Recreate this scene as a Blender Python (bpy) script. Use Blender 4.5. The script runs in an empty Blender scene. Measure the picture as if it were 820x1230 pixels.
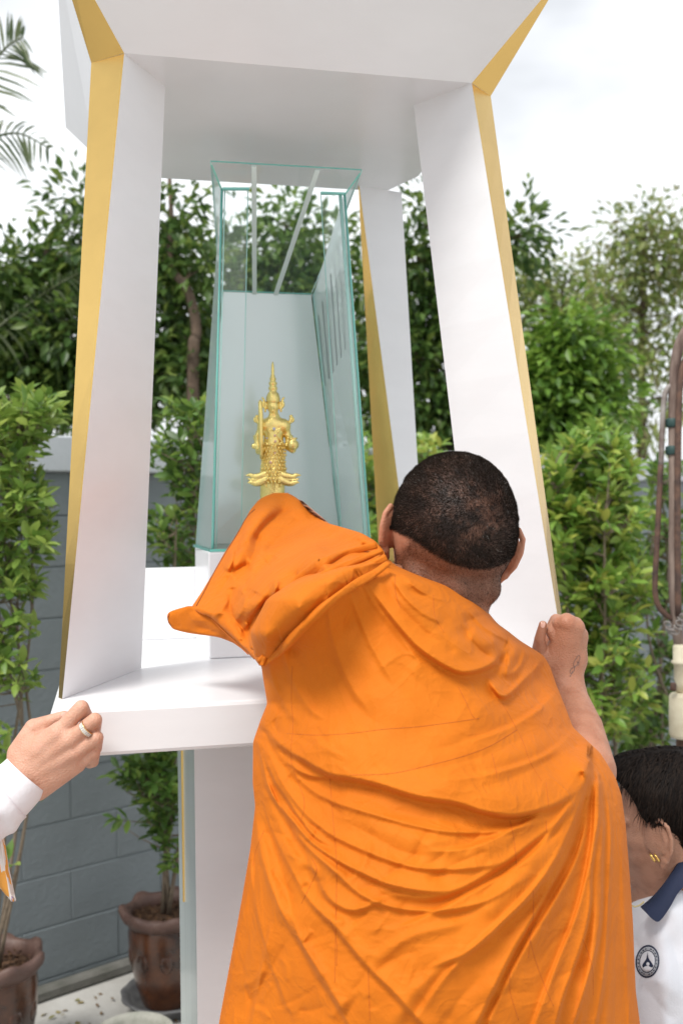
import bpy, bmesh, math, random
import numpy as np
from mathutils import Vector, Matrix, noise
random.seed(7); rng = np.random.default_rng(7)
C = bpy.context.scene.collection
sc = bpy.context.scene
R_ = math.radians

# ---------------------------------------------------------------- camera
EYE = 1.87                                  # height of the lens above the pavement
FPX = 1213.6                                # focal length in photo pixels (820 x 1230)
PITCH, ROLL = -0.0024, -0.0122
_F = np.array([0, math.cos(PITCH), math.sin(PITCH)]); _R0 = np.array([1., 0, 0]); _U0 = np.cross(_R0, _F)
_R = math.cos(ROLL) * _R0 + math.sin(ROLL) * _U0
_U = -math.sin(ROLL) * _R0 + math.cos(ROLL) * _U0
cam = bpy.data.cameras.new("camera"); co = bpy.data.objects.new("camera", cam); C.objects.link(co)
cam.sensor_fit = 'VERTICAL'; cam.sensor_height = 36; cam.sensor_width = 24; cam.lens = FPX / 1230 * 36
cam.clip_start = .05; cam.clip_end = 3000
m = Matrix(((_R[0], _U[0], -_F[0], 0), (_R[1], _U[1], -_F[1], 0), (_R[2], _U[2], -_F[2], EYE), (0, 0, 0, 1)))
co.matrix_world = m
cam.dof.use_dof = True; cam.dof.focus_distance = 1.45; cam.dof.aperture_fstop = 5.6
sc.camera = co

# ---------------------------------------------------------------- world, sun, exposure
SUN_EL, SUN_AZ = R_(54), R_(215)            # azimuth measured clockwise from +Y: behind the camera, to its left
w = bpy.data.worlds.new("World"); sc.world = w; w.use_nodes = True
nt = w.node_tree; nt.nodes.clear()
out = nt.nodes.new('ShaderNodeOutputWorld'); bg = nt.nodes.new('ShaderNodeBackground')
sky = nt.nodes.new('ShaderNodeTexSky'); sky.sky_type = 'NISHITA'; sky.sun_disc = False
sky.sun_elevation = SUN_EL; sky.sun_rotation = SUN_AZ; sky.air_density = 1.0; sky.dust_density = 4
tc = nt.nodes.new('ShaderNodeTexCoord'); mp = nt.nodes.new('ShaderNodeMapping'); mp.inputs['Scale'].default_value = (1, 1, 2.2)
n1 = nt.nodes.new('ShaderNodeTexNoise'); n1.inputs['Scale'].default_value = 1.6; n1.inputs['Detail'].default_value = 5; n1.inputs['Roughness'].default_value = .5
cr = nt.nodes.new('ShaderNodeValToRGB')
cr.color_ramp.elements[0].position = .44; cr.color_ramp.elements[0].color = (5.8, 6.0, 6.3, 1)
cr.color_ramp.elements[1].position = .62; cr.color_ramp.elements[1].color = (11.4, 11.6, 11.8, 1)
mx = nt.nodes.new('ShaderNodeMixRGB'); mx.inputs[0].default_value = .88
nt.links.new(tc.outputs['Generated'], mp.inputs[0]); nt.links.new(mp.outputs[0], n1.inputs['Vector'])
nt.links.new(n1.outputs[0], cr.inputs[0]); nt.links.new(sky.outputs[0], mx.inputs[1]); nt.links.new(cr.outputs[0], mx.inputs[2])
nt.links.new(mx.outputs[0], bg.inputs[0]); bg.inputs[1].default_value = .10
nt.links.new(bg.outputs[0], out.inputs[0])
sl = bpy.data.lights.new("sun", 'SUN'); sl.energy = 2.6; sl.angle = R_(20); sl.color = (1, .97, .92)
so = bpy.data.objects.new("sun", sl); C.objects.link(so)
sd = Vector((math.sin(SUN_AZ) * math.cos(SUN_EL), math.cos(SUN_AZ) * math.cos(SUN_EL), math.sin(SUN_EL)))
so.rotation_euler = sd.to_track_quat('Z', 'Y').to_euler()
sc.cycles.transparent_max_bounces = 40; sc.cycles.max_bounces = 8; sc.cycles.caustics_reflective = False
vs = sc.view_settings; vs.view_transform = 'Standard'; vs.look = 'None'; vs.gamma = 1; vs.exposure = .38; vs.use_curve_mapping = False

# ---------------------------------------------------------------- helpers
def ray(px, py):
    px = np.asarray(px, float); py = np.asarray(py, float)
    return _F + _R * ((px - 410) / FPX)[..., None] - _U * ((py - 615) / FPX)[..., None]
def at(px, py, d):                          # point at forward distance d (metres) seen at that spot of the photo
    d = np.asarray(d, float)
    p = ray(px, py) * d[..., None]; p[..., 2] += EYE
    return p
def atz(px, py, z):
    r = ray(px, py); p = r * ((z - EYE) / r[2]); p[2] += EYE; return p
CX, CY, YAW = -.1106, 1.925, .2229
cY, sY = math.cos(YAW), math.sin(YAW)
def S(x, y, z): return Vector((CX + cY * x - sY * y, CY + sY * x + cY * y, z + EYE))   # shrine's own frame, z from the eye
def L(p): dx, dy = p[0] - CX, p[1] - CY; return (cY * dx + sY * dy, -sY * dx + cY * dy, p[2] - EYE)
def atly(px, py, y):
    r = ray(px, py); t = (y - sY * CX + cY * CY) / (-sY * r[0] + cY * r[1]); p = r * t; p[2] += EYE; return L(p)

def tag(o, label=None, cat=None, group=None, kind=None):
    if label: o['label'] = label
    if cat: o['category'] = cat
    if group: o['group'] = group
    if kind: o['kind'] = kind
    return o
def empty(name, loc, label, cat, group=None, rz=0):
    o = bpy.data.objects.new(name, None); C.objects.link(o); o.location = loc; o.rotation_euler.z = rz
    o.empty_display_size = .05
    return tag(o, label, cat, group)
def link(name, me, parent=None):
    o = bpy.data.objects.new(name, me); C.objects.link(o)
    if parent is not None:
        o.parent = parent
        o.matrix_parent_inverse = wm(parent).inverted()
    return o
def wm(o):
    M = Matrix.LocRotScale(o.location, o.rotation_euler, o.scale)
    if o.parent: M = wm(o.parent) @ o.matrix_parent_inverse @ M
    return M
def mesh(name, verts, faces, mats=(), parent=None, smooth=False, midx=None):
    """faces: (n,k) array or list of tuples"""
    me = bpy.data.meshes.new(name)
    verts = np.asarray(verts, np.float32).reshape(-1, 3)
    if isinstance(faces, np.ndarray) and faces.ndim == 2:
        n, k = faces.shape
        me.vertices.add(len(verts)); me.vertices.foreach_set('co', verts.ravel())
        me.loops.add(n * k); me.loops.foreach_set('vertex_index', faces.astype(np.int32).ravel())
        me.polygons.add(n); me.polygons.foreach_set('loop_start', np.arange(0, n * k, k, dtype=np.int32))
        me.polygons.foreach_set('loop_total', np.full(n, k, np.int32))
        me.update(calc_edges=True); me.validate()
    else:
        me.from_pydata([tuple(map(float, v)) for v in verts], [], [tuple(int(i) for i in f) for f in faces]); me.update()
    if not isinstance(mats, (list, tuple)): mats = (mats,)
    for mm in mats: me.materials.append(mm)
    if midx is not None: me.polygons.foreach_set('material_index', np.asarray(midx, np.int32)[:len(me.polygons)])
    if smooth: me.polygons.foreach_set('use_smooth', np.ones(len(me.polygons), bool))
    return link(name, me, parent)
def bm_obj(name, bm, mats, parent=None, smooth=False, bevel=0):
    if bevel:
        bmesh.ops.bevel(bm, geom=[e for e in bm.edges], offset=bevel, segments=2, affect='EDGES', profile=.5)
    bmesh.ops.recalc_face_normals(bm, faces=bm.faces)
    me = bpy.data.meshes.new(name); bm.to_mesh(me); bm.free()
    if not isinstance(mats, (list, tuple)): mats = (mats,)
    for mm in mats: me.materials.append(mm)
    if smooth:
        for p in me.polygons: p.use_smooth = True
    return link(name, me, parent)
def hull8(bot, top):                        # prism between two rings of equal length
    n = len(bot); v = [tuple(p) for p in bot] + [tuple(p) for p in top]
    f = [tuple(range(n))[::-1], tuple(range(n, 2 * n))] + [(i, (i + 1) % n, n + (i + 1) % n, n + i) for i in range(n)]
    return v, f
def prism(name, bot, top, mat, parent=None, bevel=0, midx=None):
    v, f = hull8(bot, top); bm = bmesh.new(); vs_ = [bm.verts.new(p) for p in v]
    fs = [bm.faces.new([vs_[i] for i in q]) for q in f]
    if midx:
        for q, i in midx.items(): fs[q].material_index = i
    return bm_obj(name, bm, mat, parent, bevel=bevel)
def sbox(name, x0, x1, y0, y1, z0, z1, mat, parent=None, bevel=0):     # box in the shrine's frame
    q = ((x0, y0), (x1, y0), (x1, y1), (x0, y1))
    return prism(name, [S(x, y, z0) for x, y in q], [S(x, y, z1) for x, y in q], mat, parent, bevel)
def catmull(pts, n=8):
    P = np.asarray(pts, float); P = np.vstack([2 * P[0] - P[1], P, 2 * P[-1] - P[-2]]); o = []
    for i in range(1, len(P) - 2):
        for t in np.arange(n) / n:
            a, b, c_, d = P[i - 1:i + 3]
            o.append(.5 * (2 * b + (c_ - a) * t + (2 * a - 5 * b + 4 * c_ - d) * t * t + (3 * b - a - 3 * c_ + d) * t ** 3))
    o.append(P[-2]); return np.array(o)
def tube_data(pts, rad, seg=10, caps=True):
    P = np.asarray(pts, float); n = len(P); rad = np.broadcast_to(np.asarray(rad, float), (n,))
    T = np.gradient(P, axis=0); T /= np.linalg.norm(T, axis=1)[:, None] + 1e-12
    up = np.array([0, 0, 1.]) if abs(T[0][2]) < .9 else np.array([1., 0, 0])
    N = np.cross(T[0], up); N /= np.linalg.norm(N); V = []
    for i in range(n):
        N = N - T[i] * (N @ T[i]); N /= np.linalg.norm(N); B = np.cross(T[i], N)
        a = np.arange(seg) * 2 * math.pi / seg
        V.append(P[i] + rad[i] * (np.cos(a)[:, None] * N + np.sin(a)[:, None] * B))
    V = np.vstack(V); Fc = []
    for i in range(n - 1):
        for j in range(seg):
            k = (j + 1) % seg; Fc.append((i * seg + j, i * seg + k, (i + 1) * seg + k, (i + 1) * seg + j))
    if caps: Fc += [tuple(range(seg))[::-1], tuple((n - 1) * seg + j for j in range(seg))]
    return V, Fc
def tube(name, pts, rad, mat, parent=None, seg=10, smooth=True):
    V, Fc = tube_data(pts, rad, seg); return mesh(name, V, Fc, mat, parent, smooth)
def join_data(parts):
    V, Fc, o = [], [], 0
    for v, f in parts:
        V.append(np.asarray(v, float)); Fc += [tuple(i + o for i in q) for q in f]; o += len(v)
    return np.vstack(V), Fc
def lathe_data(prof, seg=24, c=(0, 0, 0), wob=None):
    V, Fc = [], []
    for k, (r, z) in enumerate(prof):
        for j in range(seg):
            a = 2 * math.pi * j / seg; rr = r * (1 + (wob(k, a) if wob else 0))
            V.append((c[0] + rr * math.cos(a), c[1] + rr * math.sin(a), c[2] + z))
    for k in range(len(prof) - 1):
        for j in range(seg):
            l = (j + 1) % seg; Fc.append((k * seg + j, k * seg + l, (k + 1) * seg + l, (k + 1) * seg + j))
    return np.array(V), Fc

# ---------------------------------------------------------------- materials
def mat(name, col, rough=.6, metal=0, noise_amt=0, noise_scale=8, bump=0, bump_scale=40, sss=0, coat=0, col2=None, spec=.5, detail=6, stretch=None, trans=0):
    m = bpy.data.materials.new(name); m.use_nodes = True; nt = m.node_tree; b = nt.nodes['Principled BSDF']
    b.inputs['Base Color'].default_value = (*col, 1); b.inputs['Roughness'].default_value = rough; b.inputs['Metallic'].default_value = metal
    b.inputs['Specular IOR Level'].default_value = spec
    if sss: b.inputs['Subsurface Weight'].default_value = sss; b.inputs['Subsurface Radius'].default_value = (.012, .005, .003); b.inputs['Subsurface Scale'].default_value = 1
    if coat: b.inputs['Coat Weight'].default_value = coat; b.inputs['Coat Roughness'].default_value = .15
    t = nt.nodes.new('ShaderNodeTexCoord'); src = t.outputs['Object']
    if stretch:
        mp = nt.nodes.new('ShaderNodeMapping'); mp.inputs['Scale'].default_value = stretch; nt.links.new(src, mp.inputs[0]); src = mp.outputs[0]
    if noise_amt or col2:
        n = nt.nodes.new('ShaderNodeTexNoise'); n.inputs['Scale'].default_value = noise_scale; n.inputs['Detail'].default_value = detail; n.inputs['Roughness'].default_value = .6
        nt.links.new(src, n.inputs['Vector'])
        r = nt.nodes.new('ShaderNodeValToRGB'); r.color_ramp.elements[0].position = .33; r.color_ramp.elements[1].position = .68
        c2 = col2 if col2 else tuple(c * (1 - noise_amt) for c in col)
        r.color_ramp.elements[0].color = (*c2, 1); r.color_ramp.elements[1].color = (*col, 1)
        nt.links.new(n.outputs[0], r.inputs[0]); nt.links.new(r.outputs[0], b.inputs['Base Color'])
    if bump:
        n = nt.nodes.new('ShaderNodeTexNoise'); n.inputs['Scale'].default_value = bump_scale; n.inputs['Detail'].default_value = 8; n.inputs['Roughness'].default_value = .6
        nt.links.new(src, n.inputs['Vector'])
        bp = nt.nodes.new('ShaderNodeBump'); bp.inputs['Distance'].default_value = bump; bp.inputs['Strength'].default_value = 1
        nt.links.new(n.outputs[0], bp.inputs['Height']); nt.links.new(bp.outputs[0], b.inputs['Normal'])
    return m
M = {}
M['white'] = mat('white_paint', (.80, .805, .825), .33, noise_amt=.04, noise_scale=6, bump=.00012, bump_scale=50, stretch=(1, 1, 3), coat=.12)
M['gold'] = mat('gold_paint', (.85, .57, .19), .26, 1, noise_amt=.06, noise_scale=14, bump=.00012, bump_scale=90)
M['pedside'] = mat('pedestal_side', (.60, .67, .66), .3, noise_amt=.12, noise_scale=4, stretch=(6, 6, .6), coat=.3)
M['concrete'] = mat('pavement_concrete', (.50, .49, .465), .85, col2=(.38, .365, .34), noise_scale=3.5, bump=.003, bump_scale=30, detail=12)
M['block'] = mat('grey_wall_paint', (.185, .213, .226), .6, noise_amt=.16, noise_scale=3, bump=.003, bump_scale=45)
M['mortar'] = mat('wall_joint_paint', (.18, .208, .22), .8, bump=.002, bump_scale=80)
M['cap'] = mat('wall_cap_paint', (.50, .53, .56), .6, noise_amt=.1, noise_scale=5, bump=.001)

# ---------------------------------------------------------------- the ground
def ground():
    n = 60; a = np.concatenate([-np.geomspace(400, .2, n // 2), [0], np.geomspace(.2, 400, n // 2)])
    X, Y = np.meshgrid(a, a + 2); V = np.stack([X.ravel(), Y.ravel(), 0 * X.ravel()], 1)
    k = len(a); f = [(j * k + i, j * k + i + 1, (j + 1) * k + i + 1, (j + 1) * k + i) for j in range(k - 1) for i in range(k - 1)]
    tag(mesh('pavement', V, f, M['concrete']), kind='structure')
ground()

# ---------------------------------------------------------------- grey block wall
WX, WY, WA = -1.5, 3.6302, .6994
WJ = -.0114 + EYE                           # height of joint number 0
wall = empty('garden_wall', (WX, WY, 0), 'grey painted concrete block wall with pale cap running behind the potted shrubs', 'wall', rz=WA)
def wallobj(name, t0, t1, d0, d1, z0, z1, mt, bevel=0, shared={}):
    key = (round(t1 - t0, 3), round(d1 - d0, 3), round(z1 - z0, 3), name)
    if key not in shared:
        v, f = hull8([(0, 0, 0), (t1 - t0, 0, 0), (t1 - t0, d1 - d0, 0), (0, d1 - d0, 0)], [(0, 0, z1 - z0), (t1 - t0, 0, z1 - z0), (t1 - t0, d1 - d0, z1 - z0), (0, d1 - d0, z1 - z0)])
        bm = bmesh.new(); vv = [bm.verts.new(p) for p in v]; [bm.faces.new([vv[i] for i in q]) for q in f]
        if bevel: bmesh.ops.bevel(bm, geom=list(bm.edges), offset=bevel, segments=1, affect='EDGES')
        bmesh.ops.recalc_face_normals(bm, faces=bm.faces)
        me = bpy.data.meshes.new(name); bm.to_mesh(me); bm.free(); me.materials.append(mt); shared[key] = me
    o = bpy.data.objects.new(name, shared[key]); C.objects.link(o); o.parent = wall; o.location = (t0, d0, z0); return o
wallobj('wall_core', -3.2, 9, .0105, .16, 0, WJ + .15, M['mortar'])
for k in range(0, 10):
    z1 = WJ - .2 * k; z0 = z1 - .2
    if k == 9: z0 = .03
    for i in range(-8, 23):
        t0 = i * .4 + (.2 if k % 2 else 0) - .05
        if t0 < -3.1 or t0 > 8.8: continue
        wallobj('block', t0 + .0012, t0 + .3988, .006 + random.uniform(-.0015, .0015), .03, z0 + .0035, z1 - .0035, M['block'], .0022)
for i in range(-4, 12): wallobj('block', i * .8 - .05, i * .8 + .745, .004, .03, WJ + .004, WJ + .168, M['block'], .0022)
for i in range(-4, 9): wallobj('cap_stone', i * 1.2 + .002, i * 1.2 + 1.198, -.035, .2, WJ + .172, WJ + .312, M['cap'], .006)
M['dirty'] = mat('mossy_kerb', (.17, .165, .15), .9, col2=(.10, .10, .085), noise_scale=12, bump=.004, bump_scale=50)
wallobj('base_kerb', -3.2, 9, -.05, .004, 0, .05, M['dirty'], .012)
for tt in (3.05, 5.35): wallobj('pillar', tt, tt + .24, -.05, .19, .0, WJ + .169, M['cap'], .004)

# ---------------------------------------------------------------- the shrine
ZT, ZC = -.279, .726
shr = empty('shrine', S(0, 0, -EYE), 'tall white shrine with gold edged leaning legs on a square pedestal', 'shrine', rz=YAW)
sbox('tray', -.4065, .396, -.4212, .42, ZT - .069, ZT, M['white'], shr, .006)
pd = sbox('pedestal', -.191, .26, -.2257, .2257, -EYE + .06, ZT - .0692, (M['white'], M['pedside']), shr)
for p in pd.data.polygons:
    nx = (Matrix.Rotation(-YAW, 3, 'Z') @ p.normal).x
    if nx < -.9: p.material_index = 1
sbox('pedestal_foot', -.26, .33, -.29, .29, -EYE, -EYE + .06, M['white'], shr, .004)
sbox('gold_inlay', -.1945, -.1905, .058, .063, -.75, -.352, M['gold'], shr)
sbox('gold_inlay', -.1945, -.1905, .015, .020, -1.32, -1.02, M['gold'], shr)
# legs: A front outer corner, B side outer corner, C inner ridge
topL = dict(A=(-.290, -.267), B=(-.3415, -.2225), C=(-.2205, -.1555)); botL = dict(A=(-.394, -.334), B=(-.400, -.3185), C=(-.2703, -.0662))
def leg(top, bot, sx, gold, n=10):
    """three sided leg lofted in n steps; face `gold` (index of ring side) is gilded"""
    V = []
    for i in range(n + 1):
        t = i / n; z = ZT + .0003 + (ZC - .0003 - ZT) * t
        for a, b in zip(bot, top): V.append(S(sx * (a[0] + (b[0] - a[0]) * t), a[1] + (b[1] - a[1]) * t, z))
    k = len(top); Fc = []; mi = []
    for i in range(n):
        for j in range(k): Fc.append((i * k + j, i * k + (j + 1) % k, (i + 1) * k + (j + 1) % k, (i + 1) * k + j)); mi.append(1 if j == gold else 0)
    Fc += [tuple(range(k))[::-1], tuple(n * k + j for j in range(k))]; mi += [0, 0]
    if sx < 0: Fc = [f[::-1] for f in Fc]
    return mesh('leg', V, Fc, (M['white'], M['gold']), shr, midx=mi)
ringT = [topL['A'], topL['C'], topL['B']]; ringB = [botL['A'], botL['C'], botL['B']]
leg(ringT, ringB, 1, 2)
def zt_(px, py): return L(atz(px, py, ZT + EYE))[:2]
rA, rC, rB = zt_(681, 815), zt_(576, 797), zt_(683.5, 809)      # the right front leg stands a little further out
leg(ringT, [(-p[0], p[1]) for p in (rA, rC, rB)], -1, 2)
# back legs: ring = gold inner corner, white/gold corner, outer white corner, back corner
def bx(px, y, z):                            # x of a photo column on the plane y of the shrine frame, at height z
    lo, hi = 0, 1229
    for _ in range(40):
        mid = (lo + hi) / 2
        if atly(px, mid, y)[2] > z: lo = mid
        else: hi = mid
    return atly(px, mid, y)[0]
gt = (.2303, .305); wt = (.2315, .300); ot = (.338, .328)
gb = (bx(459.5, .40, ZT), .40); wb = (bx(501, .335, ZT), .335); ob = (bx(513, .36, ZT), .36)
bt = (.30, .37); bb = (.40, .44)
for sx in (1, -1): leg([gt, wt, ot, bt], [gb, wb, ob, bb], sx, 0)
# canopy
low = [(-.290, -.268), (.290, -.268), (.3415, -.2225), (.3415, .2165), (.30, .329), (-.30, .329), (-.3415, .2165), (-.3415, -.2225)]
ZU = .83
up = [(-.376, -.378), (.376, -.378), (.388, -.366), (.405, .350), (.395, .362), (-.395, .362), (-.405, .350), (-.388, -.366)]
Vc = [S(x, y, ZC) for x, y in low] + [S(x, y, ZU) for x, y in up] + [S(x * 1.0, y * 1.0, ZU + .22) for x, y in up] + [S(x * .35, y * .35, ZU + .5) for x, y in up]
Fc = [tuple(range(8))[::-1], tuple(24 + i for i in range(8))]; mi = [0, 0]
for rr in range(3):
    for i in range(8):
        j = (i + 1) % 8; Fc.append((rr * 8 + i, rr * 8 + j, rr * 8 + 8 + j, rr * 8 + 8 + i)); mi.append(1 if i in (1, 3, 5, 7) and rr == 0 else 0)
mesh('canopy', Vc, Fc, (M['white'], M['gold']), shr, midx=mi)
# stepped plinth and low back parapet
sbox('plinth', -.142, .182, .012, .325, ZT + .0005, -.0770, M['white'], shr, .003)
sbox('parapet', -.31, .31, .335, .365, ZT + .0005, -.123, M['white'], shr, .002)

# ---------------------------------------------------------------- robe of the monk
def cloth_mat():
    m = bpy.data.materials.new('orange_robe_cotton'); m.use_nodes = True; nt = m.node_tree; b = nt.nodes['Principled BSDF']
    b.inputs['Base Color'].default_value = (.59, .150, .004, 1); b.inputs['Roughness'].default_value = .75
    b.inputs['Sheen Weight'].default_value = .04; b.inputs['Sheen Tint'].default_value = (1, .6, .3, 1); b.inputs['Specular IOR Level'].default_value = .25
    t = nt.nodes.new('ShaderNodeTexCoord')
    n = nt.nodes.new('ShaderNodeTexNoise'); n.inputs['Scale'].default_value = 7; n.inputs['Detail'].default_value = 10; n.inputs['Roughness'].default_value = .65
    r = nt.nodes.new('ShaderNodeValToRGB'); r.color_ramp.elements[0].position = .3; r.color_ramp.elements[1].position = .7
    r.color_ramp.elements[0].color = (.54, .132, .0035, 1); r.color_ramp.elements[1].color = (.615, .160, .005, 1)
    nt.links.new(t.outputs['Object'], n.inputs['Vector']); nt.links.new(n.outputs[0], r.inputs[0]); nt.links.new(r.outputs[0], b.inputs['Base Color'])
    # fine crumple: warped ridged noise, plus weave
    def nz(sc_, det, dist, rough=.5):
        q = nt.nodes.new('ShaderNodeTexNoise'); q.inputs['Scale'].default_value = sc_; q.inputs['Detail'].default_value = det; q.inputs['Distortion'].default_value = dist; q.inputs['Roughness'].default_value = rough
        nt.links.new(t.outputs['Object'], q.inputs['Vector']); return q.outputs[0]
    def ridged(s):
        a = nt.nodes.new('ShaderNodeMath'); a.operation = 'SUBTRACT'; nt.links.new(s, a.inputs[0]); a.inputs[1].default_value = .5
        c = nt.nodes.new('ShaderNodeMath'); c.operation = 'ABSOLUTE'; nt.links.new(a.outputs[0], c.inputs[0])
        d = nt.nodes.new('ShaderNodeMath'); d.operation = 'MULTIPLY'; nt.links.new(c.outputs[0], d.inputs[0]); d.inputs[1].default_value = -6
        e = nt.nodes.new('ShaderNodeMath'); e.operation = 'EXPONENT'; nt.links.new(d.outputs[0], e.inputs[0]); return e.outputs[0]
    prev = None
    for s, dist_, dm in ((ridged(nz(11, 3, 1.4)), .0017, 1), (ridged(nz(30, 4, .9)), .0007, 1), (nz(700, 2, 0), .0002, 1)):
        bp = nt.nodes.new('ShaderNodeBump'); bp.inputs['Distance'].default_value = dist_; bp.inputs['Strength'].default_value = .8
        nt.links.new(s, bp.inputs['Height'])
        if prev: nt.links.new(prev, bp.inputs['Normal'])
        prev = bp.outputs[0]
    nt.links.new(prev, b.inputs['Normal'])
    return m
M['robe'] = cloth_mat()
M['seam'] = mat('robe_seam_thread', (.46, .108, .005), .8)
M['hem'] = mat('robe_dark_hem', (.16, .035, .006), .8)

def interp_pts(tab, y):
    t = np.array(tab, float); return np.interp(y, t[:, 0], t[:, 1])
def smooth1(a, k):
    ker = np.hanning(2 * k + 1); ker /= ker.sum(); return np.convolve(np.pad(a, k, mode='edge'), ker, mode='valid')
def rbf(ctrl, X, Y, sc_=100.):
    c = np.array(ctrl, float); P = c[:, :2] / sc_; n = len(P)
    K = np.linalg.norm(P[:, None] - P[None], axis=2); A = np.zeros((n + 3, n + 3)); A[:n, :n] = K; A[:n, n] = 1; A[:n, n + 1:] = P; A[n, :n] = 1; A[n + 1:, :n] = P.T
    w_ = np.linalg.solve(A, np.concatenate([c[:, 2], np.zeros(3)]))
    Q = np.stack([X, Y], -1) / sc_; o = w_[n] + Q[..., 0] * w_[n + 1] + Q[..., 1] * w_[n + 2]
    for i in range(n): o = o + w_[i] * np.sqrt(((Q - P[i]) ** 2).sum(-1) + 1e-6)
    return o
def folds(spec, X, Y, kmul=1.0):
    """sum of creases; every crease: kind, height mm, width above, width below, points, ends. Positive = towards the viewer side"""
    H = np.zeros_like(X)
    for kind, h, wu, wd, pts, ends in spec:
        P = catmull(pts, 6); reach = 6 * max(wu, wd)
        msk = (X > P[:, 0].min() - reach) & (X < P[:, 0].max() + reach) & (Y > P[:, 1].min() - reach) & (Y < P[:, 1].max() + reach)
        if not msk.any(): continue
        x = X[msk]; y = Y[msk]; best = np.full(x.shape, 1e9); sd_ = np.zeros(x.shape); tt = np.zeros(x.shape)
        seg = np.diff(P, axis=0); ln_ = np.hypot(*seg.T); cum = np.concatenate([[0], np.cumsum(ln_)]); tot = cum[-1]
        for i in range(len(seg)):
            if ln_[i] < 1e-6: continue
            dx, dy = seg[i] / ln_[i]; rx = x - P[i, 0]; ry = y - P[i, 1]
            t = np.clip(rx * dx + ry * dy, 0, ln_[i]); ex = rx - t * dx; ey = ry - t * dy; d = np.hypot(ex, ey)
            u = d < best; best[u] = d[u]; s = np.sign(dx * ry - dy * rx); sd_[u] = s[u]; tt[u] = ((cum[i] + t) / tot)[u]
        a0, a1 = ends
        tp = np.clip(tt / .22, 0, 1); tq = np.clip((1 - tt) / .22, 0, 1)
        tp = tp * tp * (3 - 2 * tp); tq = tq * tq * (3 - 2 * tq)
        amp = (a0 + (1 - a0) * tp) * (a1 + (1 - a1) * tq)
        d = best
        if kind == 'R': v = np.where(sd_ < 0, np.exp(-(d / wu) ** 2), np.exp(-(d / wd) ** 2))
        elif kind == 'V': v = -np.exp(-(np.sqrt(d * d + .5) - .7) / np.where(sd_ < 0, wu, wd))
        else:                                # L: overlapping layer, upper side stands proud, shadowed groove below it
            wd = wd * .62; lo = np.exp(-(d / wd) ** 2); v = np.where(sd_ < 0, np.exp(-d / wu), lo - .8 * (1 - lo) * np.exp(-d / (4.5 * wd)))
        H[msk] += h * .001 * amp * v
    return np.where(H < 0, .010 * np.tanh(H / .010), .016 * np.tanh(H / .016))
def vnoise(X, Y, s, seed):
    r = np.random.default_rng(seed); g = r.standard_normal((64, 64))
    x = X / s; y = Y / s; xi = np.floor(x).astype(int); yi = np.floor(y).astype(int); fx = x - xi; fy = y - yi; fx = fx * fx * (3 - 2 * fx); fy = fy * fy * (3 - 2 * fy)
    G = lambda i, j: g[i % 64, j % 64]
    return (G(xi, yi) * (1 - fx) + G(xi + 1, yi) * fx) * (1 - fy) + (G(xi, yi + 1) * (1 - fx) + G(xi + 1, yi + 1) * fx) * fy

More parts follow.
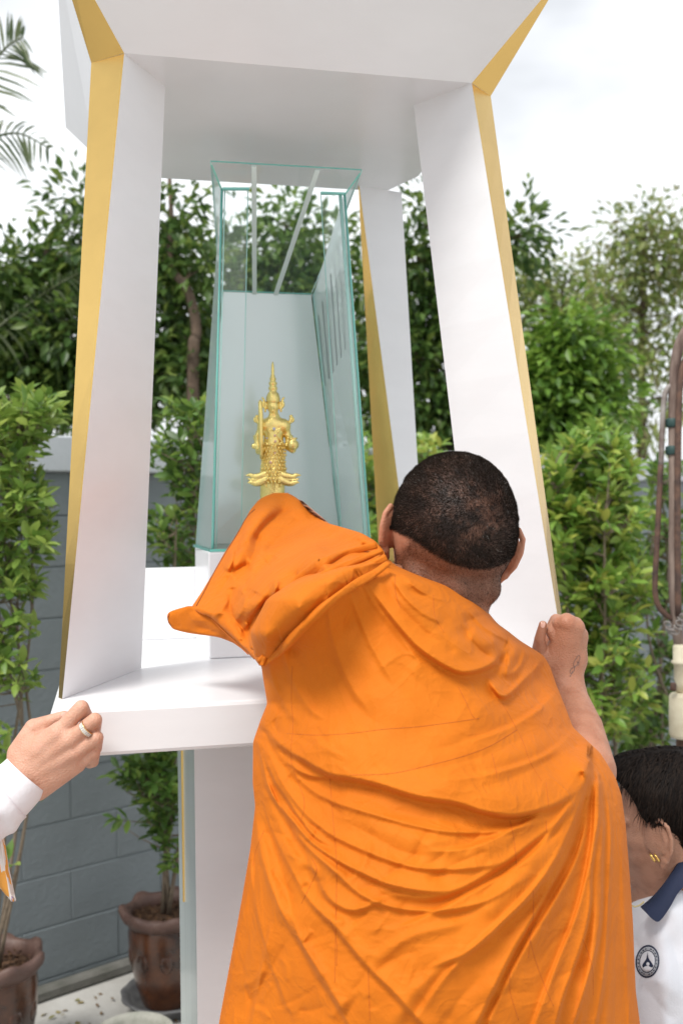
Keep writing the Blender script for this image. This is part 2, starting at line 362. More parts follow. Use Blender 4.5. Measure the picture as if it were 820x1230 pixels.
class Sheet:
    """cloth body: rows down the figure, each from its left to its right outline, with a front and a back side"""
    def __init__(s, rows, left, right, ctrl, T, spec, nx=240, back=.22, rough=1.0, ragged=0, flat=1.0, ext=None):
        s.rows = rows; s.l = smooth1(interp_pts(left, rows), ragged) if ragged else interp_pts(left, rows)
        s.r = smooth1(interp_pts(right, rows), ragged) if ragged else interp_pts(right, rows)
        s.ctrl, s.T, s.spec, s.rough, s.flat = ctrl, T, spec, rough, flat
        a = np.linspace(0, 1, nx); u = .5 - .5 * np.cos(math.pi * a); u = .55 * u + .45 * a; s.u = u
        X = s.l[:, None] + (s.r - s.l)[:, None] * u[None]; Y = np.repeat(rows[:, None], nx, 1)
        s.X, s.Y, s.back = X, Y, back
        s.D = s.depth(X, Y, u[None] * np.ones_like(X))
    def edge(s, u):
        e = np.clip(np.abs(2 * u - 1), 0, 1); return 1 - np.sqrt(np.clip(1 - e ** s.pow, 0, 1))
    pow = 2.6; fold_gain = 1.15
    def depth(s, X, Y, u):
        d0 = rbf(s.ctrl, X, Y); gx = (rbf(s.ctrl, X + 3, Y) - d0) / 3 * FPX / d0; gy = (rbf(s.ctrl, X, Y + 3) - d0) / 3 * FPX / d0
        g = np.clip(np.sqrt(1 + gx * gx + gy * gy), 1, 4.0)      # creases stand off the cloth at right angles, however it slants
        d = d0 + s.T * s.edge(u)
        d -= folds(s.spec, X, Y) * g * s.fold_gain
        d -= s.rough * (.0016 * vnoise(X + .5 * Y, Y, 55, 3) + .0008 * vnoise(X - Y * .4, Y, 22, 4))
        wx = X + 9 * vnoise(X, Y, 40, 5); wy = Y + 9 * vnoise(X, Y, 40, 6)
        for sc_, am, sd in ((38, .0016, 7), (17, .0008, 8)):
            r_ = np.exp(-5 * np.abs(vnoise(wx * .8 + wy * .5, wy - .3 * wx, sc_, sd))); d -= s.rough * am * r_ * np.clip(.55 + .6 * vnoise(X, Y, 70, sd + 9), 0, 1.4)
        return d
    def surf(s, px, py, lift=0):
        px = np.asarray(px, float); py = np.asarray(py, float)
        l = np.interp(py, s.rows, s.l); r = np.interp(py, s.rows, s.r); u = np.clip((px - l) / (r - l), 0, 1)
        return at(px, py, s.depth(px, py, u) - lift)
    def build(s, name, mt, parent, zmin=None):
        nr, nx = s.X.shape
        Pf = at(s.X, s.Y, s.D)
        e = s.edge(s.u[None] * np.ones_like(s.X))
        bk = s.D + s.back * (1 - e) * 1.0 + .002
        bk[:, 0] = s.D[:, 0]; bk[:, -1] = s.D[:, -1]
        st = 2; cols = list(range(0, nx, st)); cols = cols if cols[-1] == nx - 1 else cols + [nx - 1]
        # back side is moved along the body's own forward direction, not along the lens's rays
        Pb = Pf.copy(); Pb[..., 1] += bk - s.D
        V = np.concatenate([Pf.reshape(-1, 3), Pb.reshape(-1, 3)])
        idx = np.arange(nr * nx).reshape(nr, nx); o = nr * nx
        q = np.stack([idx[:-1, :-1], idx[1:, :-1], idx[1:, 1:], idx[:-1, 1:]], -1).reshape(-1, 4)
        qb = q[:, ::-1] + o
        side = []
        for c_ in (0, nx - 1):
            a = idx[:-1, c_]; b = idx[1:, c_]; z = np.stack([a, a + o, b + o, b], -1); side.append(z if c_ == 0 else z[:, ::-1])
        cap = []
        for r_ in (0, nr - 1):
            a = idx[r_, :-1]; b = idx[r_, 1:]; z = np.stack([a, b, b + o, a + o], -1); cap.append(z if r_ == 0 else z[:, ::-1])
        Fq = np.concatenate([q, qb] + side + cap)
        return mesh(name, V, Fq, mt, parent, smooth=True)

monk = empty('person', (.12, 1.3, 0), 'monk seen from behind in a bright orange robe, reaching for the golden figure', 'person')
bodyL = [(676, 440), (681, 400), (700, 350), (720, 320), (760, 300), (790, 306), (800, 314), (812, 315.5), (845, 321), (866, 312.5), (891, 304), (940, 303.5), (968, 306.5), (1017, 301), (1080, 290.5), (1132, 281), (1191, 270), (1226, 263.5), (1400, 246), (1800, 240), (2260, 262)]
bodyR = [(676, 470), (681, 478), (693, 508), (703, 539), (723, 573), (732, 583), (749, 597), (759, 611), (769.5, 624), (780, 641), (787, 652), (800, 660), (821, 667), (848, 678), (873.6, 687.5), (890, 705), (904, 720), (918, 729), (935, 739), (956, 746), (993, 751), (1055, 756), (1106, 759.5), (1191, 763), (1229, 768), (1400, 776), (1800, 770), (2260, 740)]
rows = np.concatenate([np.arange(676, 1250, 1.5), np.arange(1250, 1500, 8), np.arange(1500, 2261, 30)])
ctrlB = [(455, 678, 1.22), (490, 690, 1.19), (550, 715, 1.205), (400, 700, 1.14), (360, 730, 1.11), (320, 765, 1.12), (310, 800, 1.17), (520, 700, 1.20), (570, 730, 1.215), (600, 760, 1.24), (650, 800, 1.33), (350, 780, 1.20), (420, 750, 1.195), (500, 800, 1.175), (580, 850, 1.18), (640, 860, 1.22), (690, 900, 1.25),
         (320, 880, 1.22), (400, 900, 1.16), (500, 920, 1.13), (600, 940, 1.14), (700, 930, 1.20), (730, 960, 1.22), (320, 1000, 1.20), (400, 1050, 1.115), (520, 1080, 1.085), (640, 1080, 1.11), (740, 1080, 1.19),
         (300, 1200, 1.20), (420, 1200, 1.10), (540, 1210, 1.075), (660, 1210, 1.10), (750, 1210, 1.17), (300, 1500, 1.22), (520, 1500, 1.10), (740, 1500, 1.20), (520, 2200, 1.18), (300, 2200, 1.24), (730, 2200, 1.24)]
F = []
def f_(k, h, wu, wd, pts, e=(0, 0)): F.append((k, h, wu, wd, pts, e))
# --- yoke and neck rolls
f_('L', 11, 26, 7, [(442, 700), (462, 728), (486, 758), (508, 780), (539, 800), (560, 806), (587, 798), (604, 781), (613, 765)], (.1, .3))
f_('V', 5, 8, 8, [(455, 690), (475, 722), (500, 750), (530, 775)])
f_('V', 5, 10, 6, [(478, 700), (498, 712), (520, 716), (545, 722), (565, 733)])
f_('R', 5, 9, 12, [(470, 706), (492, 727), (520, 752), (548, 772), (575, 780)])
f_('V', 7, 6, 8, [(552, 748), (563, 766), (580, 784), (596, 790)])
f_('V', 5, 5, 7, [(552, 750), (570, 742), (586, 738), (597, 744)])
f_('R', 6, 9, 9, [(560, 760), (580, 770), (600, 768)])
f_('V', 9, 5, 6, [(612, 756), (609, 769), (603, 783), (598, 800)], (.6, 0))
f_('R', 6, 8, 10, [(622, 766), (617, 782), (610, 800), (606, 818)])
f_('L', 7, 16, 8, [(583, 808), (594, 826), (604, 835), (618, 826), (636, 808), (656, 786)], (0, .3))
f_('V', 4, 8, 10, [(604, 836), (622, 812), (634, 790), (640, 778)])
f_('V', 4, 10, 12, [(640, 846), (652, 826), (660, 806)])
f_('V', 3, 8, 8, [(520, 745), (534, 765), (546, 790)])
# --- soft diagonals across the upper back
f_('V', 3.5, 14, 22, [(470, 790), (500, 818), (530, 838), (560, 850)])
f_('V', 3, 16, 20, [(385, 760), (400, 800), (430, 850), (470, 880)])
f_('R', 4, 22, 26, [(410, 750), (440, 800), (480, 850), (520, 880)])
f_('V', 3, 18, 14, [(360, 800), (375, 840), (400, 880)])
f_('V', 4, 10, 14, [(330, 800), (336, 832), (338, 862)])
f_('R', 4, 8, 10, [(320, 815), (328, 840), (335, 870)])
f_('V', 4, 5, 6, [(324, 836), (334, 852), (330, 872), (338, 890)])
f_('V', 3, 10, 14, [(500, 905), (560, 890), (620, 868), (665, 850)])
f_('V', 2.5, 10, 10, [(470, 925), (540, 920), (600, 900), (650, 872)])
f_('R', 3, 14, 14, [(520, 940), (580, 925), (640, 898), (680, 880)])
f_('V', 3, 12, 14, [(545, 952), (600, 940), (650, 918), (690, 895)])
# --- the big hanging U under the shoulder blades
f_('L', 15, 34, 8, [(314, 868), (330, 884), (345, 899), (361, 908), (393, 926), (421, 932), (456, 940), (500, 954), (548, 962), (580, 972), (613, 977), (645, 971), (677, 957), (697, 940), (705, 915)], (.4, .9))
f_('R', 4, 14, 10, [(500, 944), (550, 950), (613, 963), (655, 957), (685, 940)])
f_('L', 6, 10, 6, [(338, 902), (355, 922), (378, 932), (402, 934), (420, 944)])
f_('V', 4, 6, 6, [(344, 925), (365, 936), (392, 944), (418, 955)])
# --- left hand gather: strands falling to the right
f_('L', 9, 12, 6, [(311, 890), (316, 915), (322, 942), (335, 965), (352, 985), (374, 1010), (402, 1030), (432, 1046), (470, 1062), (520, 1070), (560, 1064)], (.5, 0))
f_('L', 8, 10, 5, [(318, 905), (330, 935), (345, 958), (358, 978), (380, 1005), (400, 1018)], (.3, 0))
f_('V', 9, 4, 5, [(322, 935), (331, 955), (341, 978), (350, 1000), (352, 1020)], (.4, 0))
f_('R', 7, 8, 9, [(332, 962), (352, 990), (372, 1018), (396, 1040), (425, 1058)])
f_('R', 6, 8, 8, [(316, 930), (326, 965), (340, 1000), (352, 1030), (360, 1056)])
f_('V', 7, 5, 6, [(309, 920), (314, 955), (320, 985), (330, 1020), (346, 1070), (354, 1112)], (.2, 0))
f_('V', 6, 5, 8, [(307, 965), (303, 1000), (305, 1040), (304, 1090), (296, 1140), (286, 1190)], (.2, .6))
f_('R', 6, 9, 9, [(316, 985), (318, 1030), (330, 1075), (345, 1115)])
f_('V', 4, 8, 8, [(372, 1000), (392, 1016), (405, 1024)])
f_('V', 5, 7, 9, [(358, 1070), (372, 1062), (392, 1056)])
f_('L', 6, 12, 7, [(368, 1020), (382, 1052), (396, 1078), (420, 1092), (445, 1086), (470, 1072)])
f_('V', 3, 9, 9, [(410, 985), (440, 1000), (480, 1022), (520, 1030)])
f_('R', 4, 14, 14, [(380, 950), (430, 978), (480, 1002), (520, 1012), (560, 1005)])
f_('V', 4, 10, 14, [(440, 960), (480, 975), (530, 985), (580, 990), (615, 984)])
# --- sweeping U folds that climb into the right hand gather
f_('L', 7, 26, 9, [(440, 1060), (480, 1074), (520, 1076), (560, 1062), (600, 1038), (640, 1008), (668, 985), (688, 962), (702, 930)], (0, .8))
f_('R', 5, 14, 12, [(520, 1040), (560, 1030), (600, 1008), (640, 985), (676, 962), (700, 932)], (0, .8))
f_('V', 5, 9, 9, [(510, 1060), (530, 1048), (556, 1034), (590, 1020)])
f_('L', 12, 22, 8, [(500, 1165), (540, 1152), (561, 1142), (602, 1108), (637, 1072), (664, 1031), (684, 990), (700, 945), (704, 915)], (0, .9))
f_('R', 7, 12, 12, [(560, 1112), (600, 1078), (636, 1040), (664, 1005), (690, 960)], (0, .8))
f_('V', 9, 7, 9, [(590, 1125), (615, 1100), (640, 1078), (655, 1052)])
f_('V', 6, 6, 6, [(652, 1020), (668, 998), (682, 972), (698, 936)], (0, .9))
f_('L', 9, 14, 7, [(566, 1240), (590, 1190), (613, 1144), (640, 1098), (668, 1050), (690, 1002), (706, 950), (709, 918)], (.8, .9))
f_('R', 6, 9, 9, [(620, 1160), (645, 1120), (672, 1068), (694, 1015), (708, 960)], (0, .9))
f_('V', 9, 5, 6, [(646, 1090), (664, 1066), (679, 1036), (692, 1002), (703, 960)], (.1, .9))
f_('L', 9, 9, 5, [(664, 1240), (674, 1200), (688, 1160), (701, 1120), (707, 1085), (708, 1050), (713, 1010), (718, 975), (717, 930)], (.9, .9))
f_('L', 8, 8, 5, [(684, 1240), (700, 1190), (714, 1140), (720, 1090), (721, 1040), (723, 990), (720, 940)], (.9, .9))
f_('R', 7, 6, 6, [(693, 1240), (706, 1180), (714, 1120), (716, 1060), (719, 1000), (716, 945)], (.9, .9))
f_('L', 7, 8, 6, [(712, 1240), (722, 1180), (727, 1120), (730, 1060), (732, 1000), (727, 945)], (.9, .9))
f_('V', 5, 6, 7, [(738, 1240), (739, 1180), (740, 1110), (744, 1040), (739, 975)], (.9, .6))
f_('R', 5, 8, 8, [(728, 1240), (733, 1170), (737, 1100), (739, 1030), (735, 970)], (.9, .6))
f_('V', 5, 5, 5, [(712, 912), (722, 930), (732, 950), (738, 972)], (.9, 0))
f_('R', 6, 5, 5, [(708, 898), (720, 914), (732, 934)], (.6, .3))
f_('V', 2, 6, 6, [(700, 930), (706, 914), (709, 904)], (.3, .1))
# --- lower left diagonals
f_('L', 9, 16, 6, [(372, 1080), (396, 1104), (420, 1134), (442, 1160), (477, 1195), (512, 1234)], (0, .9))
f_('L', 6, 12, 6, [(346, 1090), (360, 1125), (382, 1168), (408, 1208), (424, 1240)], (0, .9))
f_('R', 4, 7, 7, [(440, 1160), (470, 1138), (500, 1122), (540, 1112), (575, 1100)])
f_('V', 3, 7, 7, [(445, 1172), (474, 1152), (505, 1140)])
f_('V', 4, 6, 6, [(300, 1215), (316, 1180), (334, 1150), (350, 1120)])
f_('V', 4, 9, 9, [(400, 1240), (418, 1215), (434, 1190)])
f_('R', 5, 8, 10, [(470, 1240), (490, 1200), (520, 1170), (560, 1150)])
f_('V', 4, 12, 12, [(530, 1236), (552, 1200), (580, 1170)])
f_('V', 5, 5, 6, [(292, 1180), (300, 1205), (290, 1238)], (.2, .8))
# long skirt folds below the frame
for q in range(9):
    x0 = 275 + q * 56; f_('V', 12, 16, 18, [(x0 + 8 * math.sin(q), 1225), (x0 + 4, 1500), (x0, 1900), (x0 + 3, 2260)], (0, 1))
# --- finer drag lines fanning out of both gathers and off the shoulder
for h, wu, wd, pts, e in (
    (4, 8, 7, [(317, 858), (339, 909), (382, 953), (441, 975), (529, 997), (602, 997), (661, 983)], (.3, .2)),
    (5, 8, 7, [(313, 873), (339, 939), (382, 990), (434, 1019), (500, 1041), (573, 1041), (632, 1027)], (.3, 0)),
    (5, 7, 6, [(309, 887), (328, 953), (360, 1005), (397, 1041), (441, 1078), (500, 1093), (573, 1085), (639, 1049)], (.3, .1)),
    (5, 6, 6, [(308, 902), (320, 975), (349, 1041), (382, 1093), (434, 1137)], (.3, 0)),
    (5, 6, 6, [(305, 946), (313, 1019), (338, 1093), (375, 1151), (412, 1210)], (.3, .5)),
    (4, 6, 6, [(302, 975), (302, 1049), (320, 1137), (346, 1210)], (.3, .5)),
    (5, 10, 7, [(713, 920), (672, 985), (632, 1034), (558, 1078), (500, 1107), (456, 1122)], (.6, 0)),
    (5, 8, 7, [(711, 930), (684, 1005), (646, 1063), (588, 1122), (536, 1173), (500, 1225)], (.6, .5)),
    (5, 8, 6, [(712, 935), (696, 1020), (668, 1078), (624, 1151), (588, 1225)], (.6, .8)),
    (4, 7, 6, [(706, 915), (668, 965), (610, 1000), (560, 1020), (500, 1024)], (.6, 0)),
    (4, 6, 5, [(715, 940), (712, 1010), (695, 1090), (668, 1160), (640, 1236)], (.6, .9)),
    (3.5, 10, 8, [(434, 697), (452, 727), (474, 755), (507, 799)], (.5, 0)),
    (3, 9, 8, [(420, 708), (436, 750), (452, 785), (480, 830)], (.4, 0)),
    (3, 9, 8, [(320, 785), (330, 820), (346, 851), (364, 873)], (.5, 0)),
    (3, 8, 8, [(340, 775), (352, 815), (372, 850), (400, 868)], (.4, 0)),
    (3, 12, 9, [(394, 722), (402, 770), (420, 820), (450, 862)], (.4, 0)),
    (3, 7, 6, [(690, 880), (660, 905), (620, 922), (570, 934), (520, 938)], (.5, 0)),
    (3, 7, 6, [(668, 832), (640, 858), (600, 880), (550, 895)], (.4, 0)),
    (3, 6, 5, [(560, 700 + 30), (580, 752), (600, 764), (618, 772)], (.2, .2)),
    (3, 6, 5, [(484, 688), (500, 706), (524, 718), (548, 720)], (.3, .1)),
    (3, 6, 5, [(470, 692), (486, 716), (508, 736), (536, 750)], (.3, .1)),
    (3, 5, 5, [(632, 776), (626, 796), (614, 812)], (.4, 0)), (3, 5, 5, [(650, 788), (640, 812), (622, 834)], (.4, 0)),
    (3, 7, 7, [(745, 985), (748, 1060), (752, 1140), (756, 1230)], (.2, .9)), (3, 5, 5, [(330, 1100), (318, 1150), (308, 1200), (302, 1240)], (0, .9)),
    (3, 6, 6, [(276, 1190), (284, 1130), (298, 1070), (304, 1010)], (.3, .2))):
    f_('L', h, wu, wd, pts, e)
# small crumples where the gathers bind
rs = random.Random(5)
for q in range(70):
    if q < 30: cx_, cy_, ang, ln = rs.uniform(312, 400), rs.uniform(880, 1060), rs.uniform(.3, 1.2), rs.uniform(8, 26)
    elif q < 50: cx_, cy_, ang, ln = rs.uniform(285, 470), rs.uniform(1060, 1225), rs.uniform(-1.2, 1.4), rs.uniform(10, 34)
    else: cx_, cy_, ang, ln = rs.uniform(420, 700), rs.uniform(990, 1225), rs.uniform(-1.3, -.2), rs.uniform(20, 50)
    dx, dy = math.cos(ang) * ln, math.sin(ang) * ln; bnd = rs.uniform(-.25, .25)
    f_(rs.choice('VVR'), rs.uniform(1.2, 2.8), rs.uniform(3, 5), rs.uniform(3, 6), [(cx_ - dx, cy_ - dy), (cx_ - dy * bnd, cy_ + dx * bnd), (cx_ + dx, cy_ + dy)])
body_sheet = Sheet(rows, bodyL, bodyR, ctrlB, .13, F, nx=300, back=.20, ragged=4)
robe = body_sheet.build('robe', M['robe'], monk)

# --- sleeve side: robe drawn over the raised arm
slL = [(592, 331), (594, 322), (600, 311), (612, 301), (628, 292), (645, 282), (665, 269), (690, 255), (710, 243), (731, 229), (736, 236), (741, 253), (755, 268), (770, 284), (783, 298), (793, 307), (800, 312)]
slR = [(592, 344), (594, 350), (600, 359), (608, 365), (618, 376), (628, 392), (633, 410), (640, 434), (650, 451), (662, 461), (675, 464), (684, 455), (694, 436), (706, 412), (720, 392), (740, 366), (757, 350), (775, 334), (790, 324), (800, 317)]
ctrlS = [(455, 668, 1.25), (430, 645, 1.35), (400, 640, 1.52), (372, 620, 1.78), (340, 593, 1.93), (300, 615, 1.80), (275, 655, 1.66), (232, 731, 1.52), (300, 690, 1.50), (340, 650, 1.62), (350, 690, 1.38), (390, 680, 1.235), (420, 680, 1.215), (448, 690, 1.20), (424, 703, 1.17), (402, 718, 1.145), (380, 737, 1.145), (358, 760, 1.165), (338, 781, 1.205), (325, 800, 1.235),
         (360, 725, 1.19), (330, 755, 1.235), (316, 790, 1.235), (290, 770, 1.36), (260, 742, 1.46), (290, 730, 1.42), (380, 655, 1.46)]
F = []
f_('V', 6, 10, 16, [(396, 637), (370, 644), (349, 652), (330, 666), (314, 682), (297, 698), (283, 720), (276, 744)], (.2, 0))
f_('R', 8, 18, 20, [(400, 652), (370, 664), (340, 684), (320, 706), (304, 732), (300, 756)])
f_('V', 8, 7, 9, [(345, 712), (322, 724), (306, 742), (298, 762), (300, 778)], (0, .5))
f_('V', 5, 5, 6, [(285, 708), (276, 724), (280, 740), (292, 756), (296, 770)])
f_('R', 4, 8, 8, [(330, 730), (318, 748), (308, 766), (306, 784)])
f_('V', 4, 8, 10, [(352, 608), (330, 622), (312, 640), (304, 660)])
f_('V', 4, 6, 8, [(368, 618), (350, 632), (330, 652), (316, 664)])
f_('R', 5, 10, 10, [(345, 598), (322, 614), (300, 640), (284, 668), (268, 700)])
f_('V', 3, 6, 7, [(295, 628), (284, 660), (276, 690), (256, 724)])
f_('V', 3, 5, 6, [(312, 640), (306, 662), (296, 684), (284, 700)])
f_('V', 4, 5, 6, [(278, 690), (290, 682), (302, 678)])
f_('V', 6, 7, 8, [(356, 692), (374, 700), (396, 696), (420, 684)], (.3, 0))
f_('V', 5, 5, 6, [(432, 652), (446, 660), (458, 664)], (.3, .8))
f_('V', 3, 10, 12, [(388, 634), (398, 646), (420, 650), (440, 650)])
for q in range(16):
    cx_, cy_ = rs.uniform(262, 330), rs.uniform(640, 760); ang, ln = rs.uniform(1.7, 2.6), rs.uniform(6, 22)
    dx, dy = math.cos(ang) * ln, math.sin(ang) * ln; f_(rs.choice('VR'), rs.uniform(1.2, 2.6), 3.5, 4.5, [(cx_ - dx, cy_ - dy), (cx_ + 2, cy_), (cx_ + dx, cy_ + dy)])
slrows = np.arange(592, 800.5, 1.25)
sleeve_sheet = Sheet(slrows, slL, slR, ctrlS, .035, F, nx=200, back=.05, ragged=3)
sleeve_sheet.pow = 4; sleeve_sheet.fold_gain = 2.3; sleeve_sheet.rough = 2.0
sleeve_sheet.D = sleeve_sheet.depth(sleeve_sheet.X, sleeve_sheet.Y, sleeve_sheet.u[None] * np.ones_like(sleeve_sheet.X))
sleeve_sheet.build('robe_sleeve', M['robe'], monk)
# twisted strands of cloth bunched over the shoulder
def strand(pts, r_px, seed, lift=.004):
    P = catmull(pts, 7); t = np.linspace(0, 1, len(P)); r0 = np.random.default_rng(seed)
    d = rbf(ctrlS, P[:, 0], P[:, 1]) - lift - .004 * np.sin(3.1 * t * math.pi + seed); C3 = at(P[:, 0], P[:, 1], d); rad = r_px / FPX * 1.24 * (np.sin(math.pi * np.clip(.10 + .80 * t, 0, 1)) ** .5) * (1 + .16 * np.sin(9 * t + seed) + .08 * np.sin(23 * t + 2 * seed))
    V, Fq_ = tube_data(C3, 1.0, 20); V = V.reshape(len(P), 20, 3); a = np.arange(20) / 20 * 2 * math.pi; tw = 2.2 * t + seed
    k = 1 + .13 * np.cos(3 * (a[None] + tw[:, None])) + .06 * np.cos(7 * (a[None] + 1.6 * tw[:, None]))
    V = C3[:, None] + (V - C3[:, None]) * (rad[:, None] * k)[..., None]; mesh('robe_fold', V.reshape(-1, 3), Fq_, M['robe'], monk, smooth=True)
strand([(466, 677), (448, 690), (424, 703), (402, 718), (380, 737), (358, 760), (338, 781), (316, 799)], 5.0, 1, .000)
strand([(463, 670), (440, 682), (415, 694), (392, 709), (368, 728), (346, 751), (328, 774), (312, 795)], 6.5, 2, .003)
strand([(459, 662), (434, 672), (408, 683), (384, 698), (362, 716), (341, 739), (323, 764), (309, 788)], 6.5, 3, .003)
strand([(452, 655), (424, 662), (398, 673), (374, 688), (352, 706), (334, 727), (318, 753), (305, 780)], 7.5, 4, .000)
strand([(456, 668), (430, 684), (404, 694), (384, 712), (366, 722)], 4.0, 5, .007)
strand([(380, 708), (356, 730), (338, 756), (322, 784)], 4.0, 6, .007)
# flap of the hem seen from its inner side
fr = np.arange(729, 793, 1.5)
flL = [(729, 224), (731, 214), (735, 203), (740, 200.5), (748, 202), (756, 208), (761, 228), (765, 262), (772, 280), (785, 298), (793, 306)]
flR = [(729, 232), (735, 250), (741, 268), (755, 284), (770, 300), (785, 310), (793, 314)]
F = []
f_('V', 3, 5, 5, [(214, 733), (211, 742), (214, 756)], (.7, .7)); f_('R', 4, 6, 8, [(225, 738), (250, 748), (272, 764)]); f_('V', 3, 5, 6, [(232, 752), (256, 758), (280, 772)])
flap_sheet = Sheet(fr, flL, flR, [(202, 740, 1.56), (228, 731, 1.54), (260, 750, 1.50), (300, 785, 1.38), (230, 760, 1.55), (270, 770, 1.48)], .012, F, nx=70, back=.012, ragged=2)
flap_sheet.build('robe_flap', M['robe'], monk)
# hems and flat-felled seams
def seam(pts, sheet=body_sheet, r=.00036, mt='seam', name='robe_seam', lift=.0001):
    P = catmull(pts, 14); tube(name, sheet.surf(P[:, 0], P[:, 1], lift), r, M[mt], monk, seg=5)
seam([(306, 612), (296, 622), (286, 640), (270, 666), (256, 690), (246, 710), (236, 728)], sleeve_sheet, .0011, 'hem', 'robe_hem')
seam([(236, 733), (252, 742), (267, 757), (283, 772), (298, 786)], sleeve_sheet, .0006, 'seam', 'robe_hem')
seam([(204, 737), (202, 744), (206, 752)], flap_sheet, .0008, 'hem', 'robe_hem')
for s_ in ([(345, 881), (380, 883), (420, 881), (460, 876), (500, 873), (540, 868), (575, 863)],
           [(420, 931), (470, 929), (520, 918), (560, 907), (590, 895), (620, 877)],
           [(550, 825), (560, 845), (566, 858), (570, 863)],
           [(603, 845), (616, 868), (628, 892), (636, 915), (650, 938)],
           [(655, 940), (657, 955), (658, 968)],
           [(520, 715), (522, 740), (533, 760)], [(474, 690), (475, 712), (481, 730)],
           [(640, 1070), (640, 1100), (636, 1130), (634, 1150)],
           [(634, 1115), (640, 1145), (652, 1180), (664, 1208)],
           [(612, 1165), (612, 1190), (622, 1225)],
           [(699, 1128), (706, 1145), (711, 1165), (712, 1195)],
           [(351, 800), (350, 840), (352, 870), (350, 915), (365, 960), (362, 985)],
           [(396, 935), (400, 985), (404, 1040), (403, 1110), (402, 1180)],
           [(374, 1030), (380, 1045), (372, 1065), (362, 1085)],
           [(442, 1162), (443, 1195), (444, 1225)],
           [(317, 998), (308, 1020), (304, 1040)], [(396, 1104), (404, 1130), (404, 1160)],
           [(590, 905), (595, 925), (596, 935)], [(612, 985), (617, 1010), (620, 1040)], [(655, 985), (656, 1000)]):
    seam(s_)

# ---------------------------------------------------------------- implicit surfaces for bodies
def smin(a, b, k):
    h = np.clip(.5 + .5 * (b - a) / k, 0, 1); return b * (1 - h) + a * h - k * h * (1 - h)
def smax(a, b, k): return -smin(-a, -b, k)
class Field:
    """signed distance of a body built from tapered limbs and ellipsoids, melted together"""
    def __init__(s): s.ops = []
    def limb(s, pts, rad, k=.008, mode='+'): s.ops.append(('limb', np.array(pts, float), np.array(rad, float), k, mode)); return s
    def ell(s, c, r, rot=None, k=.008, mode='+'): s.ops.append(('ell', np.array(c, float), (np.array(r, float), np.eye(3) if rot is None else np.array(rot)), k, mode)); return s
    def lo_hi(s, pad=.01):
        lo, hi = [], []
        for t, a, b, k, m_ in s.ops:
            if m_ == '-': continue
            if t == 'limb': lo.append((a - b[:, None]).min(0)); hi.append((a + b[:, None]).max(0))
            else: r = b[0].max(); lo.append(a - r); hi.append(a + r)
        return np.min(lo, 0) - pad, np.max(hi, 0) + pad
    def ev(s, P):
        d = None
        for t, a, b, k, m_ in s.ops:
            if t == 'limb':
                v = None
                for i in range(len(a) - 1):
                    ba = a[i + 1] - a[i]; q = P - a[i].astype(P.dtype); h = np.clip((q @ ba.astype(P.dtype)) / (ba @ ba + 1e-12), 0, 1)
                    e = q - h[..., None] * ba.astype(P.dtype); w_ = np.sqrt((e * e).sum(-1)) - (b[i] + (b[i + 1] - b[i]) * h)
                    v = w_ if v is None else np.minimum(v, w_)
            else:
                r, Rm = b; q = (P - a.astype(P.dtype)) @ Rm.astype(P.dtype); k0 = np.sqrt(((q / r.astype(P.dtype)) ** 2).sum(-1)); k1 = np.sqrt(((q / (r * r).astype(P.dtype)) ** 2).sum(-1)); v = k0 * (k0 - 1) / (k1 + 1e-6)
            if d is None: d = v
            elif m_ == '-': d = smax(d, -v, k)
            else: d = smin(d, v, k)
        return d
